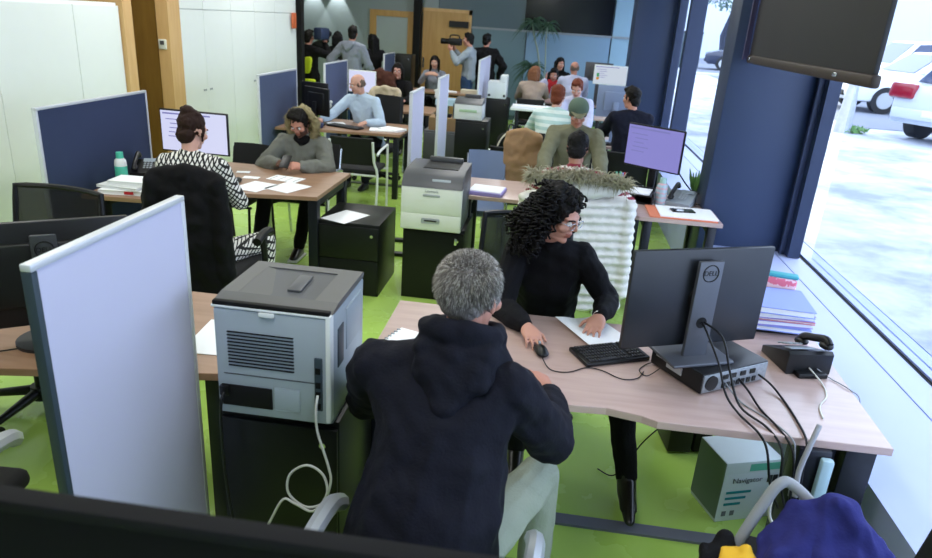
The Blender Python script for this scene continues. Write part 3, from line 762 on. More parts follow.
desk('desk behind the beige coat on a chair, white monitor on it', [(-2.95, 9.35), (-1.6, 9.35), (-1.6, 10.1), (-2.95, 10.1)],
     [(-1.66, 9.42, .05, .05), (-1.66, 10.02, .05, .05), (-2.88, 9.42, .05, .05), (-2.88, 10.02, .05, .05)], M['deskbrown'], (-2.4, 9.7))
desk('white-topped table with silver legs at the chair of the brown-haired woman in beige', [(-.62, 10.75), (.55, 10.75), (.55, 11.2), (-.62, 11.2)],
     [(-.52, 10.8, .04, .04), (-.2, 10.8, .04, .04), (-.52, 11.15, .04, .04), (.5, 11.15, .04, .04)], M['white'], (0, 11.0), rail=False)
desk('far right desk between the brown-haired woman and the person in a red scarf', [(-.6, 12.0), (1.05, 12.0), (1.05, 12.65), (-.6, 12.65)],
     [(-.52, 12.06, .05, .05), (1.0, 12.06, .05, .05), (-.52, 12.58, .05, .05), (1.0, 12.58, .05, .05)], M['desk'], (.3, 12.3))
desk('far left desk of the woman in the grey top with clasped hands', [(-2.6, 12.15), (-1.15, 12.15), (-1.15, 12.65), (-2.6, 12.65)],
     [(-2.5, 12.2, .05, .05), (-1.22, 12.2, .05, .05), (-2.5, 12.6, .05, .05), (-1.22, 12.6, .05, .05)], M['deskbrown'], (-1.9, 12.4))
desk('desk by the window under the white-screened monitor', [(.62, 10.3), (1.27, 10.3), (1.27, 11.0), (1.05, 11.0), (.64, 10.7)],
     [(.68, 10.36, .05, .05), (1.22, 10.36, .05, .05), (1.0, 10.9, .05, .05)], M['desk'], (1.1, 10.6), rail=False)

# ================================================================= partitions
partition('large pale lavender partition in the left foreground', -1.13, 1.32, 2.0, M['fabpale'], endm=M['framedark'])
partition('blurred dark partition along the bottom edge of the photo', .62, -1.35, .02, mat('charcoal_fabric', '#141415', .9, spec=.1), along='X', fm=mat('charcoal_edge', '#1b1b1c', .85, spec=.1), z=1.405)
partition('pale lavender partition just left of the front-facing white printer', -1.115, 5.55, 6.06, M['fabpale'])
partition('narrow-looking pale partition left of the far dark printer cabinet', -1.14, 7.06, 7.65, M['fabpale'])
partition('farthest pale partition left of the small white printer', -1.135, 10.75, 12.4, M['fabpale'])
partition('navy partition in a pale frame behind the books and teal bottle', -3.11, 3.91, 5.12, M['fabnavy'], z=1.3)
partition('slate blue partition to the left of the man in a parka', -3.0, 6.98, 8.08, M['fabslate'], z=1.3)
partition('slate blue partition behind the bald man\'s black monitor', -3.01, 9.15, 10.18, M['fabslate'], z=1.3)
partition('small slate partition behind the white screen, nearest the wooden doors', -2.99, 12.36, 13.18, M['fabslate'], z=1.3)
cabinet('tall black cabinet in front of the left wooden door', (-2.9, 13.62, 0), (.36, .4, 1.25), 2)

# ================================================================= foreground printer on its cabinet
cabinet('black cabinet under the foreground printer, white cable hanging before it', (-.77, 2.06, 0), (.40, .44, .735), 1)
def printer_back():
    t = thing('laser_printer', 'grey laser printer in the foreground seen from its louvred back', 'printer', (-.77, 2.00, .736))
    w, d, h = .375, .37, .41; f = -d / 2; g = M['printergrey']
    MB().b2((-w / 2, f + .02, 0), (w / 2, d / 2, h * .94), bev=.012).build('body', g, t)
    bp = MB().b2((-w / 2 + .004, f, .012), (w / 2 - .004, f + .024, h * .925), bev=.01).build('back_panel', g, t)
    MB().b2((w / 2 - .018, f - .004, .02), (w / 2, f + .03, h * .95), bev=.006).b2((-w / 2, f - .004, h * .925), (w / 2, f + .03, h * .95), bev=.005).build('white_rim', M['white'], t)
    v = MB()
    for k in range(11): v.box((-.035, f - .001, h * (.46 + .028 * k)), (.21, .006, .0032))
    v.build('vent_slots', M['blackmatte'], bp, smooth=False)
    MB().box((-.0, f - .0005, h * .385), (w - .06, .003, .003)).build('panel_seam', M['printerdark'], bp, smooth=False)
    MB().box((-.085, f - .002, h * .20), (.165, .006, .075), bev=.003).build('tray_opening', M['blackmatte'], bp)
    MB().box((.045, f - .001, h * .21), (.085, .004, .08), bev=.004).build('rating_label', mat('moulded_label', '#98a4ab', .5), bp)
    MB().box((.148, f - .003, h * .38), (.026, .008, .185), bev=.004).build('port_recess', M['framedark'], bp)
    k = MB()
    for z in (.2, .3, .38, .5): k.box((.148, f - .008, h * z), (.016, .004, .02))
    k.build('ports', M['blackmatte'], bp, smooth=False)
    MB().box((-w / 2 + .03, f - .006, h * .24), (.03, .014, .035), bev=.003).build('power_socket', M['black'], bp)
    MB().box((-.01, f - .007, h * .91), (.05, .008, .016), bev=.004).build('latch', M['white'], bp)
    # warm grey lid with sunken output tray
    y0, y1 = f + .075, d / 2 - .055; x0, x1 = -w / 2 + .055, w / 2 - .075; zt = h * .985
    MB().b2((-w / 2 + .002, f + .01, h * .93), (w / 2 - .002, d / 2, h * .945)).build('lid_base', M['printertop'], t)
    lid = MB()
    lid.prism([(f + .012, h * .945), (f + .03, h * .965), (y0, zt), (y0, h * .945)], -w / 2, w / 2, axis='X')
    lid.prism([(y1, h * .945), (y1, zt), (d / 2 - .01, zt), (d / 2, h * .97), (d / 2, h * .945)], -w / 2, w / 2, axis='X')
    lid.b2((-w / 2, y0, h * .945), (x0, y1, zt)).b2((x1, y0, h * .945), (w / 2, y1, zt))
    lid.build('lid', M['printertop'], t, smooth=False)
    MB().box((0, f + .008, h * .955), (w - .01, .02, .02), bev=.003).build('lid_edge', M['blackmatte'], t)
    MB().prism([(y0, h * .948), (y1, h * .948), (y1, h * .975), (y0, h * .95)], x0 + .001, x1 - .001, axis='X').build('output_tray', M['printerdark'], t, smooth=False)
    MB().prism([(x0, h * .95), (x0 + .09, h * .955), (x0, h * .984)], y0 + .002, y1 - .002, axis='Y').build('tray_ramp', M['printertop'], t, smooth=False)
    MB().box((.02, .02, h * .975), (.045, .12, .008), rot=(.06, 0, 0), bev=.002).build('paper_stop', M['printerdark'], t)
    MB().b2((w / 2 - .004, -.12, h * .45), (w / 2 + .003, -.06, h * .78), bev=.003).build('side_grip', M['framedark'], t)
    MB().b2((w / 2 - .004, -.03, h * .5), (w / 2 + .003, d / 2 - .03, h * .86), bev=.003).build('side_panel', g, t)
    return t
printer_back()
f0 = 2.00 - .185
cable('white network cable looping down from the grey printer', [(-.622, f0 - .012, .86), (-.622, f0 - .03, .82), (-.618, f0 - .03, .74), (-.585, f0 - .03, .62), (-.575, f0 - .035, .56), (-.60, f0 - .04, .48), (-.66, f0 - .04, .455), (-.715, f0 - .04, .50), (-.71, f0 - .035, .57), (-.655, f0 - .03, .61), (-.60, f0 - .035, .585), (-.585, f0 - .045, .52), (-.63, f0 - .05, .45), (-.69, f0 - .05, .47), (-.73, f0 - .05, .48), (-.77, f0 - .06, .40), (-.80, f0 - .08, .33)], .0042, M['cablewhite'], 5)
cable('black power lead hanging down from the left of the grey printer', [(-.927, f0 - .012, .83), (-.93, f0 - .03, .80), (-.935, f0 - .03, .70), (-.93, f0 - .03, .5), (-.9, f0 - .04, .3), (-.84, f0 - .05, .12)], .005, M['black'])
t = thing('power_strip', 'white plug and socket strip low in front of the black cabinet', 'power strip', (-.78, f0 - .16, .0), R(25))
MB().b2((-.13, -.03, .0), (.13, .03, .04), bev=.006).build('body', M['black'], t)
MB().b2((-.02, -.02, .04), (.02, .02, .075), bev=.006).build('plug', M['white'], t)

# front-facing printer 2 + cabinet, pedestal with paper
cabinet('black cabinet with silver lock under the front-facing white printer', (-.745, 4.95, 0), (.45, .52, .555), 1)
printer_front('white printer with grey top facing front in the middle aisle', (-.76, 4.87, .556), w=.43, d=.5, h=.41)
tag(MB().b2((.155, -.275, .45), (.175, -.262, .5), bev=.003).build('cabinet_key', M['chrome'], None, (-.745, 4.947, 0)), 'small silver key hanging from the lock of the black cabinet under the front-facing printer', 'key')
cabinet('low black drawer cabinet with one white sheet on top', (-1.36, 4.9, 0), (.46, .56, .55), 2)
sheet_paper('white sheet lying alone on the low black drawer cabinet', (-1.42, 4.78, .551), R(-22), .22, .3)

# far printers and cabinets
cabinet('black cabinet under the far dark-topped printer, between pale partitions', (-.88, 8.08, 0), (.37, .4, .895), 2)
pf = printer_front('far white printer with dark rim and a small green print on its front', (-.93, 8.06, .897), w=.32, d=.3, h=.225, detail=False, m=M['white'])
MB().box((0, -.152, .1), (.2, .004, .03), bev=.002).build('front_label', mat('pale_green_label', '#a9c6a2', .6), pf)
MB().b2((-.172, -.155, .0), (-.16, -.14, .17)).build('left_rim', M['printerdark'], pf)
cabinet('dark grey cabinet below the cardboard box, behind the narrow pale partition', (-1.32, 8.9, 0), (.5, .45, .62), 1, M['printerdark'], lock=False)
t = thing('cardboard_box', 'open brown cardboard box on the dark grey cabinet', 'box', (-1.35, 8.9, .62))
MB().b2((-.17, -.15, 0), (.17, .15, .16), bev=.004).build('carton', mat('brown_card', '#8a6f4e', .85), t, smooth=False)
MB().b2((-.1, -.1, .16), (-.02, -.02, .19), bev=.006).b2((.03, -.08, .16), (.1, .02, .2), bev=.006).build('contents', M['blackmatte'], t)
t = thing('tissue_stack', 'white plastic tray on the light blue shelf before the grey-topped woman', 'tray', (-1.60, 10.2, .86))
MB().b2((-.09, -.08, 0), (.09, .08, .11), bev=.02).build('tub', M['white'], t)
MB().b2((-.1, -.09, .10), (.1, .09, .12), bev=.006).build('rim', M['white'], t)
t = thing('low_shelf', 'light blue low shelf unit under the white plastic tray', 'shelf', (-1.42, 10.2, 0))
MB().b2((-.24, -.16, .78), (.24, .16, .86)).build('shelf_top', mat('light_blue_board', '#a8c4d6', .5), t, smooth=False)
for s in (-1, 1): MB().b2((s * .22 - .02, -.15, 0), (s * .22 + .02, .15, .78)).build('side_panel', M['printerdark'], t, smooth=False)
cabinet('far black cabinet under the small white printer at the right of the farthest partition', (-.87, 11.5, 0), (.36, .4, .80), 1)
t = thing('laser_printer', 'small white printer with a raised corner on the farthest cabinet', 'printer', (-.87, 11.5, .80))
MB().b2((-.17, -.18, 0), (.13, .18, .26), bev=.012).build('body', M['white'], t)
MB().b2((.02, -.16, .26), (.13, .16, .36), bev=.01).build('raised_scanner', M['white'], t)
for x in (-.14, .1): MB().cyl((x, -.186, .05), (x, -.18, .05), .02, n=12).build('wheel_mark', M['black'], t)
# ================================================================= things on and around the foreground desk
ZT = .741
t = thing('desktop_computer', 'slim black computer lying flat under the foreground monitor', 'computer', (.715, 2.52, ZT), R(34))
MB().b2((-.17, -.13, .004), (.17, .14, .085), bev=.005).build('case', M['black'], t)
MB().b2((-.165, -.134, .008), (.165, -.128, .08), bev=.002).build('rear_panel', mat('speckled_metal', '#8f959b', .4, metal=.6, var=.5, vscale=60), t)
k = MB()
k.cyl((-.125, -.139, .045), (-.125, -.133, .045), .03, n=20)
for x in (-.07, -.045, -.02, .005, .03, .06, .09): k.b2((x, -.138, .015), (x + .016, -.133, .035))
for x in (-.07, -.03, .02, .07): k.b2((x, -.138, .05), (x + .026, -.133, .068))
k.build('ports', M['black'], t, smooth=False)
k = MB(); k.b2((-.174, -.03, .03), (-.169, .05, .06)).b2((-.174, .07, .05), (-.169, .11, .065)); k.build('front_slot', M['silver'], t, smooth=False)
mon = monitor('large black monitor seen from behind on the foreground desk', (.615, 2.495, ZT + .085), R(203), .59, .385, .04, M['black'], mat('monitor_shell', '#1d2026', .38), slim=True)
tag(MB().b2((-.1, -.07, 0), (.1, .07, .004)).build('memo_sheet', mat('yellow_green_paper', '#c9cf8a', .8), None, (.53, 2.79, ZT), R(20)), 'yellow-green sheet on the desk behind the slim black computer', 'paper')
keyboard('black keyboard half under the large foreground monitor', (.335, 2.565, ZT), R(27), .29, .15)
mouse('black computer mouse under the hand of the woman in black', (.06, 2.52, ZT), R(195))
t = thing('document', 'white document with a lifted corner under the left hand of the woman in black', 'paper', (.285, 2.775, ZT), R(32))
rows = [[((i / 8 - .5) * .215, (j / 8 - .5) * .3, .003 + .05 * max(0, (.5 - i / 8)) ** 1.2 * (.4 + .6 * j / 8) + .004 * math.sin(i * .8)) for j in range(9)] for i in range(9)]
MB().sheet(rows, .0015).build('sheet', M['paper'], t)
MB().b2((.0, .02, .006), (.07, .07, .008)).build('pink_print', mat('pink_violet_print', '#c8a6cf', .8), t)
cable('thin black mouse cable curving across the foreground desk to the keyboard', [(.065, 2.47, ZT + .008), (.10, 2.38, ZT + .003), (.17, 2.375, ZT + .003), (.24, 2.43, ZT + .003), (.30, 2.42, ZT + .003), (.37, 2.37, ZT + .003), (.43, 2.39, ZT + .003), (.46, 2.45, ZT + .004)], .0022, M['black'])
cable('thin black cable looped at the left corner of the slim black computer', [(.52, 2.46, ZT + .02), (.47, 2.42, ZT + .003), (.445, 2.46, ZT + .003), (.48, 2.52, ZT + .003), (.53, 2.53, ZT + .02)], .002, M['black'])
desk_phone('black desk phone on the right end of the foreground desk', (1.10, 2.70, ZT), R(192))
ph = [o for o in COL.objects if o.name.startswith('desk_phone')][0]
MB().b2((-.06, .085, .0), (.06, .14, .02), bev=.004).build('rear_stand', M['black'], ph)
cable('white phone cord dropping across the right end of the foreground desk', [(1.12, 2.60, ZT + .03), (1.15, 2.52, ZT + .004), (1.13, 2.42, ZT + .003), (1.08, 2.34, ZT + .003), (1.06, 2.25, ZT + .003)], .0032, M['cablewhite'])
cable('thin grey lead running off the right edge behind the black desk phone', [(1.15, 2.60, ZT + .03), (1.20, 2.58, ZT + .004), (1.245, 2.5, ZT + .003), (1.275, 2.46, ZT - .03), (1.29, 2.44, .5)], .0022, M['cablegrey'])
# folder stack
z = ZT
for i, (mm, th, w, d, rz, dx, lab) in enumerate([
        ('black', .02, .26, .2, 4, -.03, 'black tray at the bottom of the folder stack by the window'),
        ('paperblue', .022, .30, .26, -3, .0, 'pale blue folder lowest above the black tray'),
        ('paperlilac', .022, .30, .24, 3, .0, 'lilac folder under the pink folder in the stack'),
        ('paperpink', .012, .31, .24, -2, .005, 'thin pink folder in the middle of the folder stack'),
        ('paperlilac', .026, .30, .25, 2, .0, 'thick lilac folder directly under the top blue folder'),
        ('paperblue', .03, .30, .28, -4, .0, 'blue folder on top of the stack beside the large monitor')]):
    t = thing('tray' if i == 0 else 'folder', lab, 'tray' if i == 0 else 'folder', (1.10 + dx, 3.09, z), R(rz), 'folders stacked by the window')
    MB().b2((-w / 2, -d / 2, 0), (w / 2, d / 2, .003)).b2((-w / 2, -d / 2, th - .003), (w / 2, d / 2, th)).b2((-w / 2, d / 2 - .003, 0), (w / 2, d / 2, th)).build('cover', M[mm], t, smooth=False)
    MB().b2((-w / 2 + .006, -d / 2 + .006, .003), (w / 2 - .006, d / 2 - .004, th - .003)).build('sheets', M['paper'] if i else M['black'], t, smooth=False)
    z += th + .0005
t = thing('patterned_pouch', 'pink and teal patterned pouch standing behind the folder stack', 'pouch', (1.17, 3.28, ZT), R(-12))
MB().box((0, 0, .09), (.16, .06, .18), bev=.02).build('pouch', mat_pattern('pink_red_pattern', 'knit', '#d86c84', '#e8c4cf', 6, thr=.6), t)
MB().box((0, 0, .185), (.165, .05, .02), bev=.008).build('zip_band', mat('teal_band', '#3f9fae', .6), t)
# cables over the desk edge
hb = V((.638, 2.44, .98))
for i, (lab, pts) in enumerate([
    ('black monitor cable leaving the round hole of the stand, leftmost over the desk edge', [hb, (.65, 2.38, .96), (.69, 2.31, .88), (.72, 2.26, .79), (.76, 2.2, .75), (.80, 2.1, .745), (.83, 2.07, .70), (.86, 2.05, .58), (.90, 2.04, .50)]),
    ('second black monitor cable hanging just right of the leftmost one', [hb + V((.01, 0, 0)), (.70, 2.36, .96), (.73, 2.30, .86), (.77, 2.24, .76), (.84, 2.14, .745), (.875, 2.07, .71), (.89, 2.05, .6), (.92, 2.03, .5)]),
    ('black power lead from the rear ports of the slim computer', [(.80, 2.43, .78), (.83, 2.36, .76), (.85, 2.26, .745), (.88, 2.14, .745), (.91, 2.07, .71), (.92, 2.04, .62), (.93, 2.03, .5)]),
    ('black lead with a small plug curving off the right of the slim computer', [(.88, 2.49, .78), (.93, 2.44, .76), (.955, 2.35, .745), (.96, 2.22, .745), (.955, 2.1, .743), (.95, 2.06, .70), (.95, 2.03, .55)]),
    ('thin blue-grey lead between the black cables over the desk edge', [(.74, 2.40, .78), (.79, 2.3, .745), (.86, 2.2, .744), (.905, 2.1, .743), (.92, 2.07, .70), (.925, 2.045, .55)])]):
    cable(lab, pts, .0042 if i < 4 else .003, M['black'] if i < 4 else M['cablegrey'], 6)
cable('pale thick cable sticking up beside the black cable bundle at the desk edge', [(.985, 2.10, .80), (.955, 2.06, .74), (.93, 2.03, .66), (.925, 2.0, .58)], .009, M['cablegrey'])
cable('white cable loop hanging below the cable bundle under the desk', [(.94, 2.05, .62), (.97, 2.03, .52), (.98, 2.03, .45), (.93, 2.03, .42), (.88, 2.03, .46), (.87, 2.03, .54), (.90, 2.04, .6)], .006, M['cablewhite'])
cable('thin black lead trailing under the desk to the boot of the woman in black', [(.64, 2.3, .715), (.59, 2.5, .5), (.54, 2.64, .30), (.50, 2.72, .12), (.46, 2.78, .02), (.40, 2.84, .006)], .003, M['black'])
t = thing('cable_tidy', 'dark blue cable tidy box hanging below the desk edge', 'cable holder', (.99, 2.12, .45))
MB().b2((-.05, -.03, -.12), (.06, .05, .26), bev=.01).build('sleeve', M['darkmetal'], t)
MB().b2((.02, -.06, .05), (.06, -.03, .24), bev=.008).build('pale_strip', mat('pale_teal_strip', '#a8c6d0', .5), t)
# paper box
t = thing('paper_box', 'white and green paper carton on the floor under the foreground desk', 'box', (.965, 2.755, 0), R(20))
MB().b2((-.135, -.15, 0), (.135, .05, .30), bev=.003).build('carton', mat('white_card', '#dbe6ea', .7), t, smooth=False)
MB().b2((-.137, -.151, .245), (.137, .051, .303), bev=.002).build('lid', mat('white_card_lid', '#d5e2e4', .7), t, smooth=False)
MB().b2((-.02, -.1525, .255), (.136, -.151, .29)).build('green_band', mat('green_print', '#5fb59a', .6), t, smooth=False)
MB().b2((-.139, -.15, .02), (-.136, .049, .30)).build('green_side', mat('green_side_print', '#70827a', .6), t, smooth=False)
text('Navigator', .036, (-.02, -.153, .21), (R(90), 0, 0), M['inkgrey'], t, 'brand_lettering')
k = MB()
for z_, w_ in ((.145, .12), (.115, .1), (.085, .08)): k.b2((-.11, -.1525, z_), (-.11 + w_, -.151, z_ + .012))
k.build('teal_lines', M['inkteal'], t, smooth=False)
k = MB(); k.b2((.078, -.1525, .19), (.1, -.151, .225)).b2((.105, -.1525, .19), (.127, -.151, .225)); k.build('black_icons', M['ink'], t, smooth=False)
k = MB()
for x_ in (-.11, -.07): k.b2((x_, -.1525, .03), (x_ + .02, -.151, .055))
k.build('small_icons', M['inkgrey'], t, smooth=False)
t = thing('computer_tower', 'small black unit on the floor left of the paper carton', 'computer', (.80, 3.16, 0), R(8))
MB().b2((-.06, -.1, .01), (.06, .1, .32), bev=.008).build('case', M['black'], t)
MB().b2((.07, -.09, .01), (.16, .1, .3), bev=.008).build('second_case', M['blackmatte'], t)
# left desk
monitor('black monitor seen from behind at the left edge, above the lavender partition', (-1.80, 2.17, ZT), R(215), .62, .40, .06, M['black'], mat('monitor_shell_matt', '#141519', .45))
lm = [o for o in COL.objects if o.name.startswith('computer_monitor')][-1]
MB().box((-.03, .046, .37), (.085, .012, .1), bev=.006).build('logo_plate', mat('dark_grey_plate', '#3c3f44', .45), lm)
text('DELL', .024, (-.03, .0535, .365), (R(90), 0, R(180)), M['black'], lm, 'logo')
MB().tube([(-.03 + .03 * math.cos(a), .0525, .365 + .03 * math.sin(a)) for a in [2 * math.pi * k / 24 for k in range(24)]], .002, n=6, closed=True).build('logo_ring', M['black'], lm)
t = thing('desktop_computer', 'small black computer on the brown desk left of the lavender partition', 'computer', (-1.70, 2.12, ZT), R(40))
MB().b2((-.05, -.09, 0), (.05, .09, .09), bev=.006).build('case', M['black'], t)
MB().cyl((0, -.096, .045), (0, -.089, .045), .034, n=20).build('fan_grille', M['printerdark'], t)
tag(MB().b2((-.035, -.02, 0), (.035, .02, .03), bev=.004).build('adapter', M['white'], None, (-1.70, 2.16, ZT + .0905), R(40)), 'small white adapter on top of the small black computer at the left edge', 'adapter')
cable('thin black lead on the brown desk at the left edge of the photo', [(-1.72, 2.14, ZT + .06), (-1.78, 2.12, ZT + .004), (-1.88, 2.02, ZT + .004), (-2.0, 1.96, ZT + .004)], .0025, M['black'])
sheet_paper('white sheet on the brown desk between the lavender partition and the grey printer', (-1.19, 2.33, ZT), R(4), .21, .3)
t = thing('ring_binder_sheet', 'white booklet on the desk corner between the grey printer and the man in a hoodie', 'booklet', (-.49, 2.42, ZT), R(-18))
MB().b2((-.07, -.12, 0), (.07, .12, .025), bev=.002).build('pages', M['paper'], t, smooth=False)
k = MB()
for i in range(9): k.b2((-.075, -.1 + i * .024, .003), (-.06, -.094 + i * .024, .028))
k.build('rings', M['greyplastic'], t, smooth=False)

# ================================================================= second row
bottle('teal and white drinking bottle on the books by the navy partition', (-2.93, 4.44, ZT), .04, .215, M['white'], M['teal'], band=None)
bt = [o for o in COL.objects if o.name.startswith('bottle')][0]
MB().cyl((0, 0, .004), (0, 0, .12), .0408, n=20).build('teal_band', M['teal'], bt)
for i, (lab, mm, x, y, zz, w, d, th, rz) in enumerate([
    ('white book with a red spot lowest in the pile near the teal bottle', 'paper', -2.76, 4.23, 0, .30, .2, .03, 8),
    ('white folder in the middle of the pile near the teal bottle', 'white', -2.78, 4.25, .031, .30, .2, .018, -6),
    ('thick white booklet on top of the pile near the teal bottle', 'paper', -2.74, 4.27, .05, .26, .18, .03, 4),
    ('red folder on the desk between the teal bottle and the black coat', 'red', -2.62, 4.55, 0, .26, .2, .035, 12)]):
    t = thing('book', lab, 'book' if 'book ' in lab or 'booklet' in lab else 'folder', (x, y, ZT + zz), R(rz))
    if 'folder' in lab: t.name = 'folder'
    MB().b2((-w / 2, -d / 2, 0), (w / 2, d / 2, .003)).b2((-w / 2, -d / 2, th - .003), (w / 2, d / 2, th)).b2((-w / 2, -d / 2, 0), (-w / 2 + .003, d / 2, th)).build('cover', M[mm], t, smooth=False)
    pg = MB().b2((-w / 2 + .003, -d / 2 + .004, .003), (w / 2 - .006, d / 2 - .004, th - .003)).build('pages', M['paper'], t, smooth=False)
    if i == 0: MB().b2((.02, -d / 2 - .001, .006), (.08, -d / 2, .026)).build('red_mark', M['red'], t, smooth=False)
monitor('lilac-lit monitor in front of the woman with a hair bun', (-2.62, 4.92, ZT), R(-2), .54, .315, .15, M['screenwhite'], M['black'], ui=1)
keyboard('black keyboard on the desk of the woman with a hair bun', (-2.45, 4.62, ZT), R(-3), .4, .13)
mouse('black mouse beside the white sheets of the bun-haired woman', (-2.23, 4.76, ZT), R(10))
desk_phone('black desk phone by the lilac monitor of the bun-haired woman', (-2.93, 4.74, ZT), R(20))
sheet_paper('left of the two white sheets lying side by side before the man in a parka', (-2.06, 4.68, ZT), R(-14), .21, .27, lines=0)
sheet_paper('right of the two white sheets lying side by side before the man in a parka', (-1.84, 4.74, ZT), R(-20), .22, .27, lines=0)
sheet_paper('white leaflet just under the hands of the man in a parka', (-1.95, 4.99, ZT), R(80), .16, .25, lines=4)
sheet_paper('small white note on the desk near the black chair back', (-2.33, 5.08, ZT), R(15), .1, .06)
sheet_paper('small pale card left of the leaflet on the desk of the man in a parka', (-2.2, 4.93, ZT), R(5), .12, .07)

monitor('lilac-lit tilted monitor by the window next to the navy pillar', (.83, 5.58, ZT), R(-38), .50, .335, .21, M['screenlilac'], M['black'], ui=1)
t = bottle('pale flowered drinking bottle on the desk left of the grey phone', (.90, 5.33, ZT), .042, .2, mat_pattern('flower_print', 'knit', '#9fb6c0', '#c7a0a6', 9, rough=.4, thr=.75), mat('mint_cap', '#9fc4bd', .4))
desk_phone('grey desk phone between the flowered bottle and the navy pillar', (1.06, 5.36, ZT), R(-25), M['greyplastic'])
t = thing('folder', 'orange folder with white papers under the black smartphone', 'folder', (1.01, 5.05, ZT), R(0))
MB().b2((-.235, -.17, 0), (.235, .17, .008)).build('cover', M['orange'], t, smooth=False)
MB().b2((-.16, -.15, .008), (.245, .16, .016)).build('sheets', M['paper'], t, smooth=False)
t = thing('smartphone', 'black smartphone on the white papers of the orange folder', 'phone', (1.03, 5.08, ZT + .0165), R(-82))
MB().b2((-.045, -.085, 0), (.045, .085, .009), bev=.004).build('casing', M['black'], t)
MB().b2((-.04, -.08, .009), (.04, .08, .0095)).build('screen', mat('phone_glass', '#0a0b10', .1), t)
t = thing('letter_tray', 'black letter tray under the tilted lilac monitor', 'tray', (.70, 5.38, ZT), R(-14))
MB().b2((-.16, -.12, 0), (.16, .12, .012)).b2((-.16, -.12, 0), (-.15, .12, .09)).b2((.15, -.12, 0), (.16, .12, .09)).b2((-.16, .11, 0), (.16, .12, .09)).b2((-.16, -.12, .06), (.16, .12, .068)).build('tray', M['black'], t, smooth=False)
sheet_paper('white papers in the black letter tray under the tilted monitor', (.70, 5.38, ZT + .07), R(-14), .26, .2, th=.01, name='paper_pile')
t = thing('pen_holder', 'dark pen pot with green and red pens left of the tilted monitor', 'pen holder', (.60, 5.56, ZT))
MB().cyl((0, 0, 0), (0, 0, .1), .04, n=20).build('pot', M['black'], t)
for i, (dx, dy, mm) in enumerate([(-.02, 0, 'teal'), (.0, .01, 'teal'), (.02, 0, 'red'), (.01, -.015, 'paperblue')]):
    MB().cyl((dx * .5, dy, .03), (dx * 1.6, dy * 1.5, .17), .008, n=8).build('pen', M[mm], t)
t = thing('notepad', 'lilac book under white paper on the desk right of the front-facing printer', 'notepad', (-.42, 5.16, ZT), R(-6))
MB().b2((-.13, -.12, 0), (.13, .12, .025), bev=.002).build('cover', M['paperlilac'], t, smooth=False)
MB().b2((-.125, -.1, .025), (.12, .12, .03)).build('sheets', M['paper'], t, smooth=False)
t = thing('potted_plant', 'small green plant beside the grey phone at the navy pillar', 'plant', (1.2, 5.58, ZT))
MB().cyl((0, 0, 0), (0, 0, .06), .03, .04, n=16).build('pot', M['white'], t)
k = MB()
for i in range(16):
    a = i * 2.4; r_ = .02 + .03 * random.random(); h_ = .1 + .09 * random.random()
    k.hull(((.2 * r_ * math.cos(a), .2 * r_ * math.sin(a), .05), .004), ((r_ * math.cos(a), r_ * math.sin(a), .05 + h_ * .6), (.012, .012, .02)), ((1.4 * r_ * math.cos(a), 1.4 * r_ * math.sin(a), .05 + h_), .003), sub=1)
k.build('leaves', M['green'], t)
cable('thin black cable running down beside the tilted monitor to the window sill', [(1.02, 5.6, .98), (1.12, 5.62, .86), (1.2, 5.63, .78), (1.24, 5.6, ZT + .01)], .006, M['black'])
cable('black coiled lead behind the grey phone', [(1.1, 5.45, .79), (1.16, 5.5, .83), (1.22, 5.46, .80), (1.23, 5.40, .755), (1.18, 5.36, .75)], .005, M['black'])

# ================================================================= third row and beyond
monitor('black monitor left of the bald man, nearer of two', (-2.60, 7.64, ZT), R(150), .40, .30, .11, M['screenpale'], M['black'])
monitor('black monitor left of the bald man, farther of two at the slate partition', (-2.74, 7.98, ZT), R(165), .36, .30, .13, M['screenpale'], M['black'])
keyboard('black keyboard under the hands of the bald man', (-2.27, 7.62, ZT), R(-20), .42, .14)
t = thing('notebook_stack', 'small dark blue box at the left elbow of the bald man', 'box', (-2.55, 7.47, ZT), R(10))
MB().b2((-.07, -.05, 0), (.07, .05, .05), bev=.006).build('carton', mat('dark_blue_box', '#2c3560', .6), t)
t = thing('figurine', 'small lilac and white figurine beside the bald man\'s monitor', 'figurine', (-2.6, 8.05, ZT))
MB().cyl((0, 0, 0), (0, 0, .12), .035, .025, n=14).build('base', M['paperlilac'], t)
MB().ell((0, 0, .17), .04, sub=2).ell((.03, 0, .21), .02, sub=2).build('head', M['white'], t)
for i, (x, y, rz) in enumerate([(-1.86, 7.64, 10), (-1.75, 7.7, -22)]):
    sheet_paper(['left of the two white paper piles right of the bald man', 'right of the two white paper piles right of the bald man'][i], (x, y, ZT), R(rz), .26, .2, th=.012 + .01 * i, name='paper_pile')
sheet_paper('thick white paper pad at the far left of the bald man\'s desk', (-2.42, 7.75, ZT + .0), R(30), .2, .14, th=.02, name='paper_pile')
monitor('white-screened monitor between the slate partition and the brown coat', (-2.66, 9.75, ZT), R(-4), .40, .30, .16, M['screenwhite'], M['white'])
monitor('grey monitor seen from behind, left of the man in a navy jacket', (.72, 8.2, ZT), R(180), .43, .35, .28, M['screenpale'], mat('light_grey_shell', '#7f8da8', .4, metal=.2))
keyboard('black keyboard before the grey monitor of the navy-jacketed man', (.62, 7.98, ZT), R(4), .36, .13)
sheet_paper('loose white papers left of the man in a navy jacket', (.42, 7.95, ZT), R(25), .2, .26, th=.01, name='paper_pile')
monitor('white monitor with a green and an orange mark on its screen by the far pillar', (.80, 10.68, ZT), R(-4), .48, .275, .45, M['screenpale'], M['white'], ui=2)
monitor('dark-framed monitor half hidden behind the far white monitor', (.72, 12.25, ZT), R(175), .46, .3, .38, M['screenpale'], M['printerdark'])
t = thing('paper_cup', 'white cup standing behind the tan coat', 'cup', (-.27, 7.95, ZT))
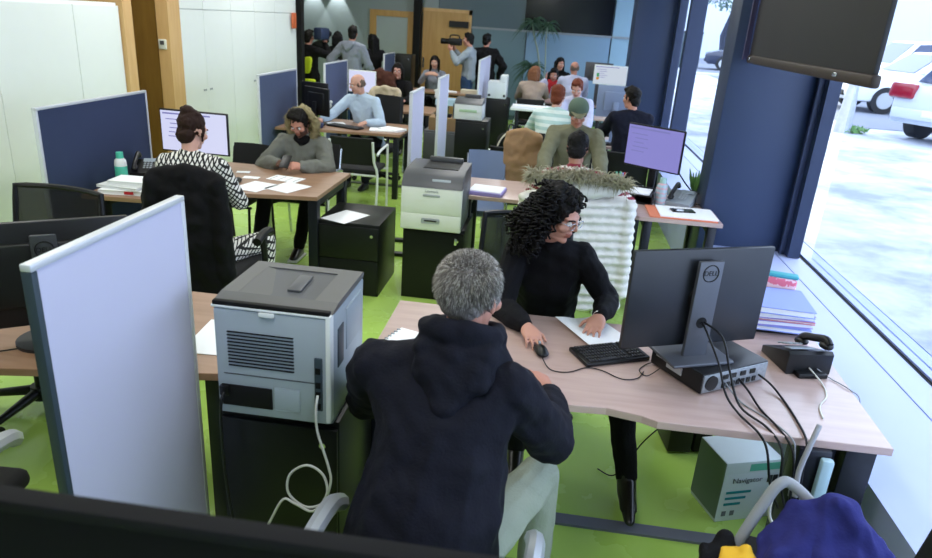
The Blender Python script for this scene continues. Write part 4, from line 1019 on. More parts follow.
MB().cyl((0, 0, 0), (0, 0, .10), .032, .045, n=18).build('cup', M['white'], t)
MB().cyl((0, 0, .095), (0, 0, .10), .05, n=18).build('rim', M['white'], t)
sheet_paper('long white roll of paper on the white-topped table', (-.3, 10.95, ZT), R(2), .6, .3, th=.03, name='paper_pile')
sheet_paper('pale yellow pad on the far desk beside the cameraman', (-1.45, 12.4, ZT), R(0), .3, .2, m=M['c_cream'], th=.06, name='paper_pile')
sheet_paper('white pages on the far desk of the grey-topped woman', (-1.8, 12.35, ZT), R(12), .25, .2, th=.015, name='paper_pile')

# palm in a pot
t = thing('palm', 'tall thin-leaved palm in front of the back glass wall', 'plant', (-.33, 14.35, 0))
MB().cyl((0, 0, 0), (0, 0, .4), .16, .2, n=24).build('pot', M['printerdark'], t)
MB().cyl((0, 0, .36), (0, 0, .385), .185, n=24).build('soil', mat('soil', '#2a211a', .95), t)
MB().tube([(.08, 0, .38), (.05, 0, .9), (-.04, 0, 1.4), (-.16, 0, 1.75), (-.2, 0, 1.95)], .017, n=8, smooth=4).tube([(-.03, .02, .38), (-.08, 0, .8), (-.14, 0, 1.1)], .016, smooth=4).tube([(.06, .03, .38), (.12, 0, 1.1), (.08, 0, 1.7), (.1, 0, 2.0)], .014, smooth=4).build('stem', mat('pale_stem', '#8d9a8c', .7), t)
for cx_, cz_, rr, n in ((-.2, 1.98, .42, 46), (-.16, 1.15, .46, 60), (.1, 1.95, .36, 34)):
    k = MB()
    for i in range(n):
        a = i * 2.399; el = random.uniform(-.5, 1.2); l = rr * random.uniform(.7, 1)
        pts = []
        for q in range(6):
            u = q / 5; hr = l * u * math.cos(el * .8); hz = l * (u * math.sin(el) - .75 * u * u)
            pts.append(V((cx_ + hr * math.cos(a), hr * math.sin(a), cz_ + hz)))
        k.tube(pts, lambda u: .012 * (1 - u) ** .6 + .001, n=4)
    k.build('leaf_tuft', M['leafdark'], t)

# ================================================================= chairs
gr = 'office chairs'
task_chair('office chair with pale grey armrests under the man in the navy hoodie', (-.215, 1.43, 0), R(-4), True, False, M['silver'], back=(.42, .56, .86), seat_z=.47)
task_chair('black mesh office chair of the woman in black', (-.03, 3.28, 0), R(186), False, True, back=(.5, .56, 1.02))
task_chair('black mesh office chair behind the black monitor at the left edge', (-2.38, 2.76, 0), R(176), False, True, back=(.52, .6, 1.06))
task_chair('chair with a silver armrest at the bottom left corner', (-1.74, 1.40, 0), R(4), True, True, M['silver'], seat_z=.56, back=(.44, .62, .95))
task_chair('black office chair under the black coat and the bun-haired woman', (-1.93, 3.80, 0), R(6), True, False, None, back=(.38, .56, 1.02), base_m=M['silver'])
visitor_chair('chair under the white puffer coat', (.2, 4.56, 0), 0, back_h=.95)
vc = visitor_chair('chair of the man in the olive jacket and green cap', (.22, 6.24, 0), R(180), arms=False)
visitor_chair('blue-grey plastic chair behind the desk with the lilac notepad', (-.50, 5.86, 0), R(184), pad=M['bluegrey'], arms=False, back_h=.88, w=.2)
visitor_chair('chair holding the tan coat', (-.20, 6.36, 0), R(180), arms=False, back_h=1.0, w=.2)
visitor_chair('black chair under the man in a grey parka', (-2.05, 5.72, 0), R(180))
visitor_chair('empty black chair with a slatted back left of the man in a parka', (-2.53, 5.42, 0), R(180), frame=M['black'], arms=False, back_h=.84, w=.19)
visitor_chair('empty chair with white tube arms and black seat before the bald man\'s desk', (-1.93, 6.98, 0), 0, frame=M['white'], back_h=.8)
task_chair('black office chair of the bald man', (-2.05, 8.28, 0), R(168), True, False, None, back=(.42, .56, 1.02))
for lab, x, y, rz in [
        ('chair of the woman in glasses and dark coat', -2.36, 10.62, 180), ('chair of the woman in the grey top with clasped hands', -2.18, 12.98, 180),
        ('chair of the person in the striped sweater', -.02, 7.3, 0), ('chair of the red-haired person looking down', .3, 9.08, 180),
        ('chair of the man in a navy jacket', .8, 7.22, 0), ('black-backed chair of the brown-haired woman in beige', -.34, 11.52, 0),
        ('chair of the dark-haired person in a red scarf', 0, 13.0, 180), ('chair of the bald man in a white shirt', .32, 11.75, 0)]:
    copy_tree(vc, lab, (x, y, 0), R(rz))
visitor_chair('chair under the beige coat behind the bald man', (-2.12, 9.17, 0), 0, arms=False, back_h=1.0)
visitor_chair('chair under the brown fluffy coat', (-2.5, 10.18, 0), R(170), arms=False, back_h=1.0, w=.2)
visitor_chair('chair holding the black and olive rucksack', (-.38, 6.95, 0), 0, arms=False, back_h=.84, w=.2)
t = thing('visitor_chair', 'chair with a grey tube frame under the navy coat in the near right corner', 'chair', (.90, 1.78, 0), R(-10))
MB().box((0, .03, .42), (.34, .26, .05), bev=.02).build('seat', M['seat'], t)
for sx, sy in ((-.15, .13), (.15, .13), (-.15, -.07), (.15, -.07)):
    MB().cyl((sx, sy, 0), (sx, sy, .4), .013, n=12).build('leg', M['cablegrey'], t)
task_chair('dark chair with a curved back at the bottom right corner', (.89, 1.30, 0), R(110), False, False, back=(.42, .52, .88))

# ================================================================= coats on chairs
def hanging_coat(label, loc, rz, w, z0, z1, m, sleeves=True, seed=0, thick=.09, flare=1.0, dz=.018, name='coat', extra=None, quilt=0.):
    """coat hung over a chair back; local +y is the chair seat side"""
    mb = MB(); n = 7
    if quilt:
        k = int((z1 - .06 - z0) / quilt)
        for i in range(k):
            z = z0 + quilt * (i + .5); u = (z - z0) / (z1 - z0)
            ww = w / 2 * (flare + (1 - flare) * u) * (1 if u < .85 else .93)
            mb.hull(((-ww, .0, z), (.05, thick * .5, quilt * .62)), ((ww, .0, z), (.05, thick * .5, quilt * .62)), ((0, -.04, z), (.1, thick * .62, quilt * .62)))
    else:
        mb.hull(((-w * .42, 0, z1 - .05), .04), ((w * .42, 0, z1 - .05), .04), ((0, -.01, z1 - .02), .045), ((-w * .5 * flare, -.02, z0 + .03), (.03, thick * .4, .03)), ((w * .5 * flare, -.02, z0 + .03), (.03, thick * .4, .03)), ((0, -.05, (z0 + z1) / 2), (w * .4, thick * .5, .1)))
    if sleeves:
        for s in (-1, 1):
            if quilt:
                k = int((z1 - .18 - z0) / quilt)
                for i in range(k):
                    z = z1 - .12 - quilt * i; mb.ell((s * (w / 2 + .01 + .03 * i / k), -.05, z), (.062, .06, quilt * .68), sub=2)
            else:
                mb.hull(((s * w * .46, -.02, z1 - .08), .05), ((s * w * .54, -.05, (z0 + z1) / 2), .055)).hull(((s * w * .54, -.05, (z0 + z1) / 2), .055), ((s * w * .55, -.04, z0 + .12), .045))
    me = remesh(mb, .011, 3 if quilt else 5, dz * (.5 if quilt else 1), 9, seed)
    t = thing(name, label, 'coat', loc, rz)
    link('cloth', me, m, t, angle=180)
    return t
def strands(name, pts, length, m, parent, n=1, spread=.6, r=.0035, droop=.3):
    k = MB()
    for p, nrm in pts:
        for q in range(n):
            d = (V(nrm) + V((random.gauss(0, spread), random.gauss(0, spread), random.gauss(0, spread)))).normalized() * length * random.uniform(.6, 1.1)
            p0 = V(p); p1 = p0 + d * .6; p2 = p0 + d + V((0, 0, -droop * length))
            k.tube([p0, p1, p2], lambda u: r * (1.05 - u), n=3)
    return k.build(name, m, parent, angle=180)

wp = hanging_coat('white quilted puffer coat with fur-trimmed hood hung on a chair', (.215, 4.25, 0), R(2), .60, .27, 1.09, M['c_puffwhite'], quilt=.052, flare=1.04, thick=.2, seed=3)
hm = MB(); hm.hull(((-.2, -.04, 1.07), (.08, .07, .05)), ((.2, -.04, 1.07), (.08, .07, .05)), ((0, -.09, 1.05), (.2, .07, .06)))
link('hood', remesh(hm, .011, 4, .01, 10, 5), M['c_puffwhite'], wp, angle=180)
fp = []
for i in range(420):
    u = random.random() * 2 - 1
    fp.append(((u * .30 - .01, -.06 - .05 * (1 - u * u) + random.gauss(0, .02), 1.10 + .04 * (1 - abs(u)) + random.gauss(0, .014)), (u * .4, -.8, .45)))
fm_ = MB(); fm_.tube([(u * .30 - .01, -.06 - .05 * (1 - u * u), 1.095 + .04 * (1 - abs(u))) for u in [i / 8 - 1 for i in range(17)]], .032, n=10)
fb = link('fur_trim', remesh(fm_, .01, 2, .012, 30, 2), M['furgrey'], wp, angle=180)
strands('fur_hairs', fp, .085, M['furgrey'], fb, n=4, spread=.5, r=.004)
MB().box((-.235, -.1, .98), (.05, .006, .02), rot=(0, 0, -.2), bev=.002).build('badge', M['ink'], wp)
hanging_coat('tan coat hung over a chair left of the man in a green cap', (-.21, 6.17, 0), R(0), .31, .52, 1.09, M['c_tan'], seed=7, sleeves=False, thick=.07, dz=.012)
hanging_coat('long black coat hung over the chair of the bun-haired woman', (-1.92, 3.47, 0), R(6), .38, .40, 1.13, M['c_black'], seed=9, flare=.96, thick=.13)
hanging_coat('beige coat hung over a chair behind the bald man', (-2.12, 8.90, 0), R(0), .36, .55, 1.09, M['c_beigeshirt'], seed=11)
bf = hanging_coat('brown fluffy coat hung over a chair left of the woman in glasses', (-2.53, 10.33, 0), R(170), .34, .6, 1.18, M['c_brownfur'], seed=13, dz=.03)
# rucksack
t = thing('rucksack', 'black and olive rucksack with pale piping on a chair behind the dark printer cabinet', 'bag', (-.37, 6.98, .475), R(20))
rm = MB(); rm.hull(((-.1, 0, .08), (.06, .09, .08)), ((.1, 0, .08), (.06, .09, .08)), ((-.08, 0, .38), (.06, .08, .07)), ((.08, 0, .38), (.06, .08, .07)), ((0, 0, .44), (.07, .07, .04)))
link('sack', remesh(rm, .011, 4, .012, 10, 4), M['c_darkgreen'], t, angle=180)
MB().tube([(-.16, -.05, .1), (-.15, -.06, .34), (-.06, -.07, .47), (.06, -.07, .47), (.15, -.06, .34), (.16, -.05, .1)], .008, smooth=5).build('piping', M['c_cream'], t)
MB().tube([(-.03, .02, .47), (-.02, .02, .53), (.02, .02, .53), (.03, .02, .47)], .008, smooth=4).build('carry_loop', M['black'], t)
# navy coat with yellow lining on the near right chair
cch = [o for o in COL.objects if o.get('label', '').startswith('chair with a grey tube frame')][0]
ci = (Matrix.Translation((.90, 1.78, 0)) @ Matrix.Rotation(R(-10), 4, 'Z')).inverted()
MB().tube([ci @ V(q) for q in ((.66, 1.74, .46), (.70, 1.77, .57), (.75, 1.80, .68), (.79, 1.82, .745), (.83, 1.82, .745), (.90, 1.76, .70), (1.0, 1.66, .62))], .017, n=12, smooth=5).build('armrest', M['cablegrey'], cch)
MB().tube([ci @ V(q) for q in ((.98, 1.80, .70), (1.03, 1.73, .63), (1.07, 1.68, .55), (1.10, 1.66, .42))], .015, n=12, smooth=4).build('armrest', M['white'], cch)
t = thing('coat', 'navy coat with yellow lining thrown over the chair in the near right corner', 'coat', (.86, 1.70, 0))
cm = MB()
cm.hull(((-.02, .06, .69), .04), ((.06, .04, .755), .028), ((.14, .0, .69), .04), ((-.1, -.02, .55), .05), ((.2, -.08, .52), .05), ((.0, .1, .55), .05))
cm.hull(((.08, .06, .735), .026), ((.17, .0, .66), .035), ((.24, -.06, .54), .04), ((.18, .08, .55), .04))
cm.hull(((-.02, .05, .68), .036), ((-.10, .03, .6), .035), ((-.12, -.02, .55), .035), ((-.05, -.1, .55), .05))
cm.hull(((-.1, -.1, .56), .05), ((.24, -.16, .50), .05), ((.1, -.2, .40), .06), ((-.14, -.15, .40), .05))
for a_, b_ in (((.06, .02, .775), (.20, -.07, .58)), ((.03, .03, .74), (.02, -.09, .60)), ((.0, .04, .70), (-.10, -.05, .60)), ((.11, .0, .70), (.12, -.14, .57))):
    cm.hull((a_, .02), (b_, .03))
link('cloth', remesh(cm, .007, 3, .020, 10, 21), M['c_coatnavy'], t, angle=180)
ym = MB(); ym.hull(((-.215, .01, .565), .022), ((-.165, -.01, .585), .026), ((-.21, -.06, .535), .03), ((-.15, -.07, .55), .03))
link('lining', remesh(ym, .008, 4, .018, 16, 5), M['yellow'], t, angle=180)
bm_ = MB(); bm_.hull(((-.27, .02, .55), .022), ((-.20, .05, .57), .022), ((-.28, -.05, .51), .03), ((-.23, -.02, .53), .025))
link('dark_fold', remesh(bm_, .008, 4, .018, 16, 8), M['c_black'], t, angle=180)
M['stubble'] = mat('stubble_skin', '#5c3d30', .6, var=.15, vscale=60)
# ================================================================= people
def nrm(v): return V(v).normalized()
def ik(S, W, a, b, hint):
    d = W - S; L_ = d.length
    if L_ > (a + b) * .995:
        W = S + d * ((a + b) * .995 / L_); d = W - S; L_ = d.length
    x = (a * a - b * b + L_ * L_) / (2 * L_); h = math.sqrt(max(0, a * a - x * x))
    u = d / L_; q = V(hint) - u * V(hint).dot(u); q.normalize()
    return S + u * x + q * h, W
def hand(mb, W, f, n, side, curl, s=1.):
    f = nrm(f); n = V(n); n = (n - f * n.dot(f)).normalized()
    t = n.cross(f) * side
    P = lambda a, b, c=0: W + (f * a + t * b + n * c) * s
    mb.hull((P(0, 0), .024 * s), (P(.086, .03), .0125 * s), (P(.09, .01), .0135 * s), (P(.078, -.032), .0115 * s), (P(.03, .03, -.004), .015 * s), (P(.03, -.026, -.003), .014 * s))
    for b, o, l, sp in ((.088, .031, .070, .10), (.093, .0105, .079, .03), (.088, -.0105, .073, -.05), (.078, -.031, .056, -.13)):
        p = P(b, o); d = (f + t * sp).normalized(); ang = 0; r0 = .0088 * s
        for q, (fr, bend) in enumerate(((.45, .45), (.31, .75), (.24, .6))):
            ang += curl * bend
            dd = d * math.cos(ang) - n * math.sin(ang)
            p2 = p + dd * l * fr * s; mb.hull((p, r0), (p2, r0 * .92), sub=1); p = p2; r0 *= .92
    p = P(.028, .03, -.004); d1 = (f * .62 + t * .72 - n * .28 * (.5 + curl)).normalized(); d2 = (f * .9 + t * (.3 - .3 * curl) - n * .3 * (.4 + curl)).normalized()
    p2 = p + d1 * .042 * s; p3 = p2 + d2 * .032 * s
    mb.hull((p, .013 * s), (p2, .0105 * s), sub=1).hull((p2, .0105 * s), (p3, .0085 * s), sub=1)

def head_shapes(mb, H, s=1., ears=True, sub=2):
    R3 = np.array(H.to_3x3())
    def E(c, r): mb.hull((H @ V(c), tuple(x * s for x in r), R3), sub=3)
    def Hu(*bs): mb.hull(*[(H @ V(c), (tuple(x for x in r) if hasattr(r, '__len__') else (r, r, r)), R3) for c, r in bs])
    E((0, -.015, .035), (.074, .094, .085)); E((0, .018, -.04), (.056, .066, .066))
    Hu(((0, .066, -.098), (.02, .016, .016)), ((.045, .01, -.08), (.014, .02, .02)), ((-.045, .01, -.08), (.014, .02, .02)), ((0, .02, -.06), (.04, .05, .04)))
    Hu(((0, .087, .024), (.007, .007, .008)), ((0, .107, -.019), (.009, .009, .008)), ((0, .083, -.027), (.012, .01, .006)))
    for q in (-1, 1):
        Hu(((q * .011, .094, -.025), (.007, .010, .006)), ((q * .010, .085, -.02), (.010, .01, .008)))
        Hu(((q * .045, .066, .026), (.012, .010, .008)), ((q * .012, .081, .026), (.012, .010, .009)))
        E((q * .042, .058, -.022), (.026, .026, .022))
        if ears: Hu(((q * .076, -.008, .012), (.008, .018, .018)), ((q * .075, -.004, -.022), (.007, .012, .012)))
    Hu(((-.018, .080, -.053), (.008, .008, .0055)), ((.018, .080, -.053), (.008, .008, .0055)), ((0, .0865, -.051), (.008, .008, .006)))
    Hu(((-.015, .077, -.066), (.008, .008, .006)), ((.015, .077, -.066), (.008, .008, .006)), ((0, .0835, -.067), (.008, .008, .007)))

def hair_mesh(style, mb):
    def e(c, r): mb.ell(c, r, sub=3)
    def base(dy=0, g=1.):
        e((0, -.024 + dy, .05), (.082 * g, .096 * g, .083 * g)); e((0, -.058, -.028), (.069 * g, .052 * g, .068 * g))
        for q in (-1, 1): e((q * .066, .0, .015), (.017, .034, .042))
    if style == 'grey':
        e((0, -.024, .05), (.082, .096, .083)); e((0, -.056, -.004), (.069, .05, .056))
        for q in (-1, 1): e((q * .066, .0, .015), (.017, .034, .042))
    elif style in ('short', 'capped'):
        base()
        if style == 'short':
            mb.hull(((-.04, .05, .10), .025), ((.045, .045, .105), .025), ((0, .0, .125), .025))
    elif style == 'quiff':
        base(); mb.hull(((-.045, .055, .095), .022), ((.05, .05, .11), .026), ((.03, .0, .13), .03), ((-.03, -.02, .125), .03))
    elif style == 'thin':
        for q in (-1, 1): mb.hull(((q * .066, .0, .0), (.014, .03, .034)), ((q * .062, -.05, .01), (.018, .03, .05)))
        mb.hull(((-.05, -.07, 0), (.025, .03, .045)), ((.05, -.07, 0), (.025, .03, .045)))
    elif style == 'bun':
        base(); e((-.005, -.06, .125), (.052, .048, .038)); e((.0, -.03, .10), (.07, .07, .045)); e((0, -.07, -.035), (.05, .04, .045))
        for q in (-1, 1): mb.hull(((q * .07, .02, .02), .014), ((q * .072, .022, -.05), .008))
    elif style in ('long', 'bob'):
        base(g=1.03); zz = -.23 if style == 'long' else -.10
        for q in (-1, 1):
            mb.hull(((q * .066, .015, .06), .02), ((q * .084, -.012, -.02), (.016, .042, .05))); mb.hull(((q * .084, -.012, -.02), (.016, .042, .04)), ((q * .088, -.005, zz), (.02, .03, .03)))
        mb.hull(((-.06, -.08, .02), .045), ((.06, -.08, .02), .045), ((-.07, -.07, zz), .035), ((.07, -.07, zz), .035))
        mb.hull(((-.045, .035, .10), .018), ((.045, .035, .10), .018), ((0, .0, .125), .02))
    elif style == 'crop':
        base(g=1.05); e((0, -.03, .08), (.085, .09, .07))
    elif style == 'curly':
        base(g=1.1); e((0, -.035, .065), (.092, .10, .08)); e((0, -.085, -.06), (.098, .07, .15))
        for q in (-1, 1): e((q * .078, -.045, -.07), (.036, .06, .14))

def person(label, loc, rz, head, face, hands, pose='sit', hip=.50, sw=.185, top=None, bottom=None, shoe=None, skin='skinA', hair=('short', 'hairdark'), voxel=.009,
           legs=None, puff=1., lip=True, eyes=True, up=(0, 0, 1), glasses=None, collar=True, beard=None, elbow_hint=None, top_mats=None, hem=-.03, disp=.008, grow=1., seed=1, neck_z=.142, belly=0., S=None, shx=0.):
    S = S or (.9 if pose == 'sit' else .95); hip = hip / S
    T = Matrix.Translation((*loc, 0)) @ Matrix.Rotation(rz, 4, 'Z') @ Matrix.Scale(S, 4); Ti = T.inverted(); R3i = Ti.to_3x3()
    lw = lambda p: Ti @ V(p)
    f = (R3i @ nrm(face)).normalized(); uz = R3i @ V(up); uz = (uz - f * uz.dot(f)).normalized(); rx = f.cross(uz)
    h = lw(head)
    H = Matrix(((rx.x, f.x, uz.x, h.x), (rx.y, f.y, uz.y, h.y), (rx.z, f.z, uz.z, h.z), (0, 0, 0, 1)))
    Pv = V((0, 0, hip))
    fy = V((f.x, f.y, 0)); 
    N = h + uz * -.06 - V((0, 0, neck_z - .06)) - V((0, .03, 0)) - f * .02
    sp = (N - Pv); spn = sp.normalized()
    X = V((1, 0, 0))
    fw = spn.cross(X) * -1; fw = V((0, 1, 0)) - spn * spn.y; fw.normalize()
    Sc = N - spn * .078
    Sh = {s: Sc + X * (sw * s + shx) for s in (1, -1)}
    Rt = np.array([[1, 0, 0], [0, fw.y, spn.y], [0, fw.z, spn.z]]).astype(float)
    ch = Pv + sp * .62; wa = Pv + sp * .30
    if pose == 'sit':
        lg = legs or {1: None, -1: None}
        K = {}; A = {}
        for s in (1, -1):
            if legs and s in legs: K[s] = lw(legs[s][0]); A[s] = lw(legs[s][1])
            else: K[s] = V((s * .13, .42, hip + .03)); A[s] = V((s * .13, .40, .085))
    else:
        K = {s: V((s * .095, .02, .49)) for s in (1, -1)}; A = {s: V((s * .10, -.02, .085)) for s in (1, -1)}
    Hp = {s: Pv + X * .09 * s + V((0, .02, 0)) for s in (1, -1)}
    arms = {}
    for s, key in ((1, 'R'), (-1, 'L')):
        Wd, fd, nd, cu = hands[key]
        Wl = lw(Wd)
        hint = V(elbow_hint[key]) if elbow_hint and key in elbow_hint else (X * s * .7 + V((0, -.5, -1)))
        E_, Wl = ik(Sh[s], Wl, .295 * grow, .265 * grow, hint)
        arms[s] = (E_, Wl, R3i @ V(fd), R3i @ V(nd), cu)
    # --- body, one continuous surface
    mb = MB()
    head_shapes(mb, H)
    mb.hull((N - spn * .03, .055), (H @ V((0, -.022, -.05)), .052))
    mb.hull((Pv, (.15, .105, .095), Rt), (wa, (.125, .09, .08), Rt)); mb.hull((wa, (.125, .09, .08), Rt), (ch, (.145, .10, .12), Rt))
    mb.hull((ch, (.14, .10, .10), Rt), (Sh[1] - X * .03, .05), (Sh[-1] + X * .03, .05), (N - spn * .02, .05))
    for s in (1, -1):
        E_, Wl, fd, nd, cu = arms[s]
        mb.hull((Sh[s], .048), (E_, .038)); mb.hull((E_, .038), ((E_ + Wl) / 2, .036), (Wl, .026))
        hand(mb, Wl, fd, nd, s, cu)
        mb.hull((Hp[s], .088), (K[s], .055)); mb.hull((K[s], .055), (K[s] + (A[s] - K[s]) * .3 , .054), (A[s], .036))
        mb.hull((A[s], .036), (A[s] + V((0, .11, -.045)), (.035, .05, .022)), (A[s] + V((0, -.03, -.05)), .028))
    me = remesh(mb, voxel, 3 if voxel < .0075 else 2)
    body = link('person', me, [M[skin], M['lip']] + ([M[beard]] if beard else []), None, (*loc, 0), rz, angle=180)
    Hi = H.inverted()
    n = len(me.polygons); ce = np.empty(n * 3); me.polygons.foreach_get('center', ce); ce = ce.reshape(-1, 3)
    Hm_ = np.array(Hi); lc = ce @ Hm_[:3, :3].T + Hm_[:3, 3]
    mi = np.zeros(n, dtype=np.int32)
    if beard:
        mi[(lc[:, 2] < -.028) & (lc[:, 2] > -.125) & (lc[:, 1] > -.01) & (np.abs(lc[:, 0]) < .08) & ~((np.abs(lc[:, 0]) < .024) & (lc[:, 2] > -.046))] = 2
    if lip: mi[(np.abs(lc[:, 0]) < .024) & (lc[:, 2] < -.046) & (lc[:, 2] > -.073) & (lc[:, 1] > .07)] = 1
    me.polygons.foreach_set('material_index', mi); me.update()
    body['label'] = label; body['category'] = 'person'; body.scale = (S, S, S)
    # --- eyes, brows
    if eyes:
        for q in (-1, 1):
            eb = MB().ell((0, 0, 0), .0125, sub=2)
            eb.mi = 1; eb.ell((0, .006, -.001), (.0068, .0068, .0068), sub=2)
            e_ = eb.build('eye', [M['eyewhite'], M['iris']], body, angle=180); e_.matrix_local = H @ Matrix.Translation((q * .031, .0765, .005))
            bb = MB().tube([(q * .016, .093, .024), (q * .032, .089, .029), (q * .05, .076, .024)], .0035, n=6, smooth=3)
            b_ = bb.build('eyebrow', M[hair[1]] if hair else M['hairdark'], body, angle=180); b_.matrix_local = H.copy()
    if hair:
        hb_ = MB(); hair_mesh(hair[0], hb_)
        hme = remesh(hb_, .008 if voxel > .008 else .0055, 3, .006 if hair[0] != 'curly' else .016, 38 if hair[0] != 'curly' else 24, seed)
        ho = link('hair', hme, M[hair[1]], body, angle=180); ho.matrix_local = H.copy()
    if glasses:
        g = MB()
        for q in (-1, 1):
            g.tube([(q * .033 + .023 * math.cos(a), .104 - .006 * abs(math.cos(a)), .004 + .018 * math.sin(a)) for a in [2 * math.pi * k / 18 for k in range(18)]], .0018, n=6, closed=True)
            g.tube([(q * .056, .098, .008), (q * .074, .05, .01), (q * .078, -.01, .008)], .0018, n=6)
        g.tube([(-.011, .104, .008), (.011, .104, .008)], .0018, n=6)
        go = g.build('glasses', M[glasses], body, angle=180); go.matrix_local = H.copy()
    # --- clothes
    pf = .016 * puff
    mb = MB()
    mb.hull((Pv + spn * hem, (.16 + pf + belly, .115 + pf + belly, .09), Rt), (wa, (.14 + pf + belly, .105 + pf + belly, .08), Rt)); mb.hull((wa, (.14 + pf + belly, .105 + pf + belly, .08), Rt), (ch, (.158 + pf, .115 + pf, .12), Rt))
    mb.hull((ch, (.155 + pf, .115 + pf, .10), Rt), (Sh[1] - X * .03, .046 + pf), (Sh[-1] + X * .03, .046 + pf), (N - spn * .03, .055 + pf * .5))
    for s in (1, -1):
        E_, Wl, fd, nd, cu = arms[s]
        Wc = Wl + (E_ - Wl) * .08
        mb.hull((Sh[s] - X * s * .012, .050 + pf), (E_, .041 + pf)); mb.hull((E_, .043 + pf), ((E_ + Wl) / 2, .04 + pf), (Wc, .029 + pf * .6))
    if collar: mb.hull((N - spn * .02, (.068, .066, .03), Rt), (N + spn * .018 + fw * .005, (.064, .06, .02), Rt))
    tm = remesh(mb, voxel, 4, disp, 9, seed)
    jk = link('jacket' if puff > 1.3 else 'top', tm, M[top], body, angle=180)
    mb = MB()
    for s in (1, -1):
        A2 = A[s] + (K[s] - A[s]) * .06
        mb.hull((Pv + X * .05 * s, (.12, .115, .09)), (Hp[s], .1)); mb.hull((Hp[s], .102), (K[s], .07)); mb.hull((K[s], .07), (K[s] + (A[s] - K[s]) * .35, .066), (A2, .053))
    bt_ = link('trousers', remesh(mb, voxel, 4, .007, 8, seed + 3), M[bottom], body, angle=180)
    for s in (1, -1):
        mb = MB(); a = A[s]; dv = V((0, 1, 0))
        mb.hull((a + V((0, -.02, -.02)), .042), (a + V((0, -.035, -.06)), (.036, .036, .024))); mb.hull((a + V((0, .0, -.01)), .045), (a + dv * .13 + V((0, 0, -.055)), (.042, .05, .026)), (a + V((0, -.03, -.062)), (.034, .036, .022)))
        so = link('shoe', remesh(mb, voxel, 3), M[shoe], body, angle=180)
    return dict(body=body, H=H, T=T, N=N, Sh=Sh, Sc=Sc, arms=arms, K=K, A=A, fw=fw, spn=spn, ch=ch, Pv=Pv, jacket=jk, pants=bt_)
def hnd(w, f=(0, 1, -.15), n=(0, 0, 1), c=.35): return (w, f, n, c)

# 1 man in navy hoodie, foreground
p = person('grey-haired man in a navy hoodie seen from behind in the foreground', (-.245, 1.50), R(-6), (-.168, 1.80, 1.245), (.42, .9, -.12),
    dict(R=hnd((.095, 2.12, .785), (-.35, .6, .25), (.3, .2, 1), 1.25), L=hnd((-.33, 2.16, .80), (.5, .6, -.1), (0, 0, 1), .5)), hip=.52, sw=.205, shx=-.04,
    top='c_navyhood', bottom='c_khaki', shoe='boot', skin='skinB', hair=('grey', 'hairgrey'), voxel=.0065, puff=2.0, belly=.045, disp=.012, grow=1.06,
    legs={1: ((.09, 1.98, .55), (.11, 1.88, .09)), -1: ((-.38, 1.98, .55), (-.38, 1.9, .09))}, elbow_hint=dict(R=(.55, .0, -1.), L=(-.8, -.2, -.9)), neck_z=.15, S=1., seed=2, eyes=True)
H = p['H']; N = p['N']
mb = MB()
mb.hull((N + V((-.10, -.02, .0)), .035), (N + V((-.07, -.10, -.03)), .045), (N + V((.07, -.10, -.03)), .045), (N + V((.10, -.02, .0)), .035))
mb.hull((N + V((-.07, -.10, .0)), .04), (N + V((.07, -.10, .0)), .04), (N + V((0, -.14, -.10)), .045), (N + V((0, -.13, -.17)), .03))
mb.hull((N + V((-.10, .0, .02)), .028), (N + V((-.09, -.07, .03)), .032)); mb.hull((N + V((.10, .0, .02)), .028), (N + V((.09, -.07, .03)), .032)); mb.hull((N + V((-.085, -.08, .035)), .03), (N + V((.085, -.08, .035)), .03))
for i in range(14):
    a0, a1 = 2 * math.pi * i / 14, 2 * math.pi * (i + 1) / 14
    q = lambda a: N + V((.098 * math.cos(a), .01 + .092 * math.sin(a), .058 - .035 * math.sin(a)))
    mb.hull((q(a0), (.030, .032, .036)), (q(a1), (.030, .032, .036)))
mb.hull((N + V((-.12, .0, -.03)), .04), (N + V((.12, .0, -.03)), .04), (N + V((-.085, -.05, .05)), .03), (N + V((.085, -.05, .05)), .03), (N + V((0, -.10, .03)), .035))
link('hood', remesh(mb, .0065, 3, .009, 13, 6), M['c_navyhood'], p['body'], angle=180)
def hair_tufts(n, m, H, body, L_=.02, r=.0022, seed=0, low=-.062):
    random.seed(seed); k = []
    for i in range(n):
        u = nrm((random.gauss(0, 1), random.gauss(0, 1) - .3, random.gauss(0, 1) + .35))
        q = V((u.x * .083, -.026 + u.y * .097, .045 + u.z * .085))
        if q.z < low or (q.y > .035 and q.z < .075) or (q.z < .0 and q.y > -.03): continue
        if q.z < -.03: q.x *= .85; q.y *= .9
        k.append((q, u + V((0, -.1, -.75 if u.z < .6 else .1))))
    o = strands('hair_strands', k, L_, m, body, n=1, spread=.28, r=r, droop=.3); o.matrix_local = H.copy(); return o
hair_tufts(5200, M['hairgrey'], H, p['body'], .017, .0014, 3)
hair_tufts(2600, mat('hair_silver', '#c4c0b9', .5), H, p['body'], .018, .0012, 4)

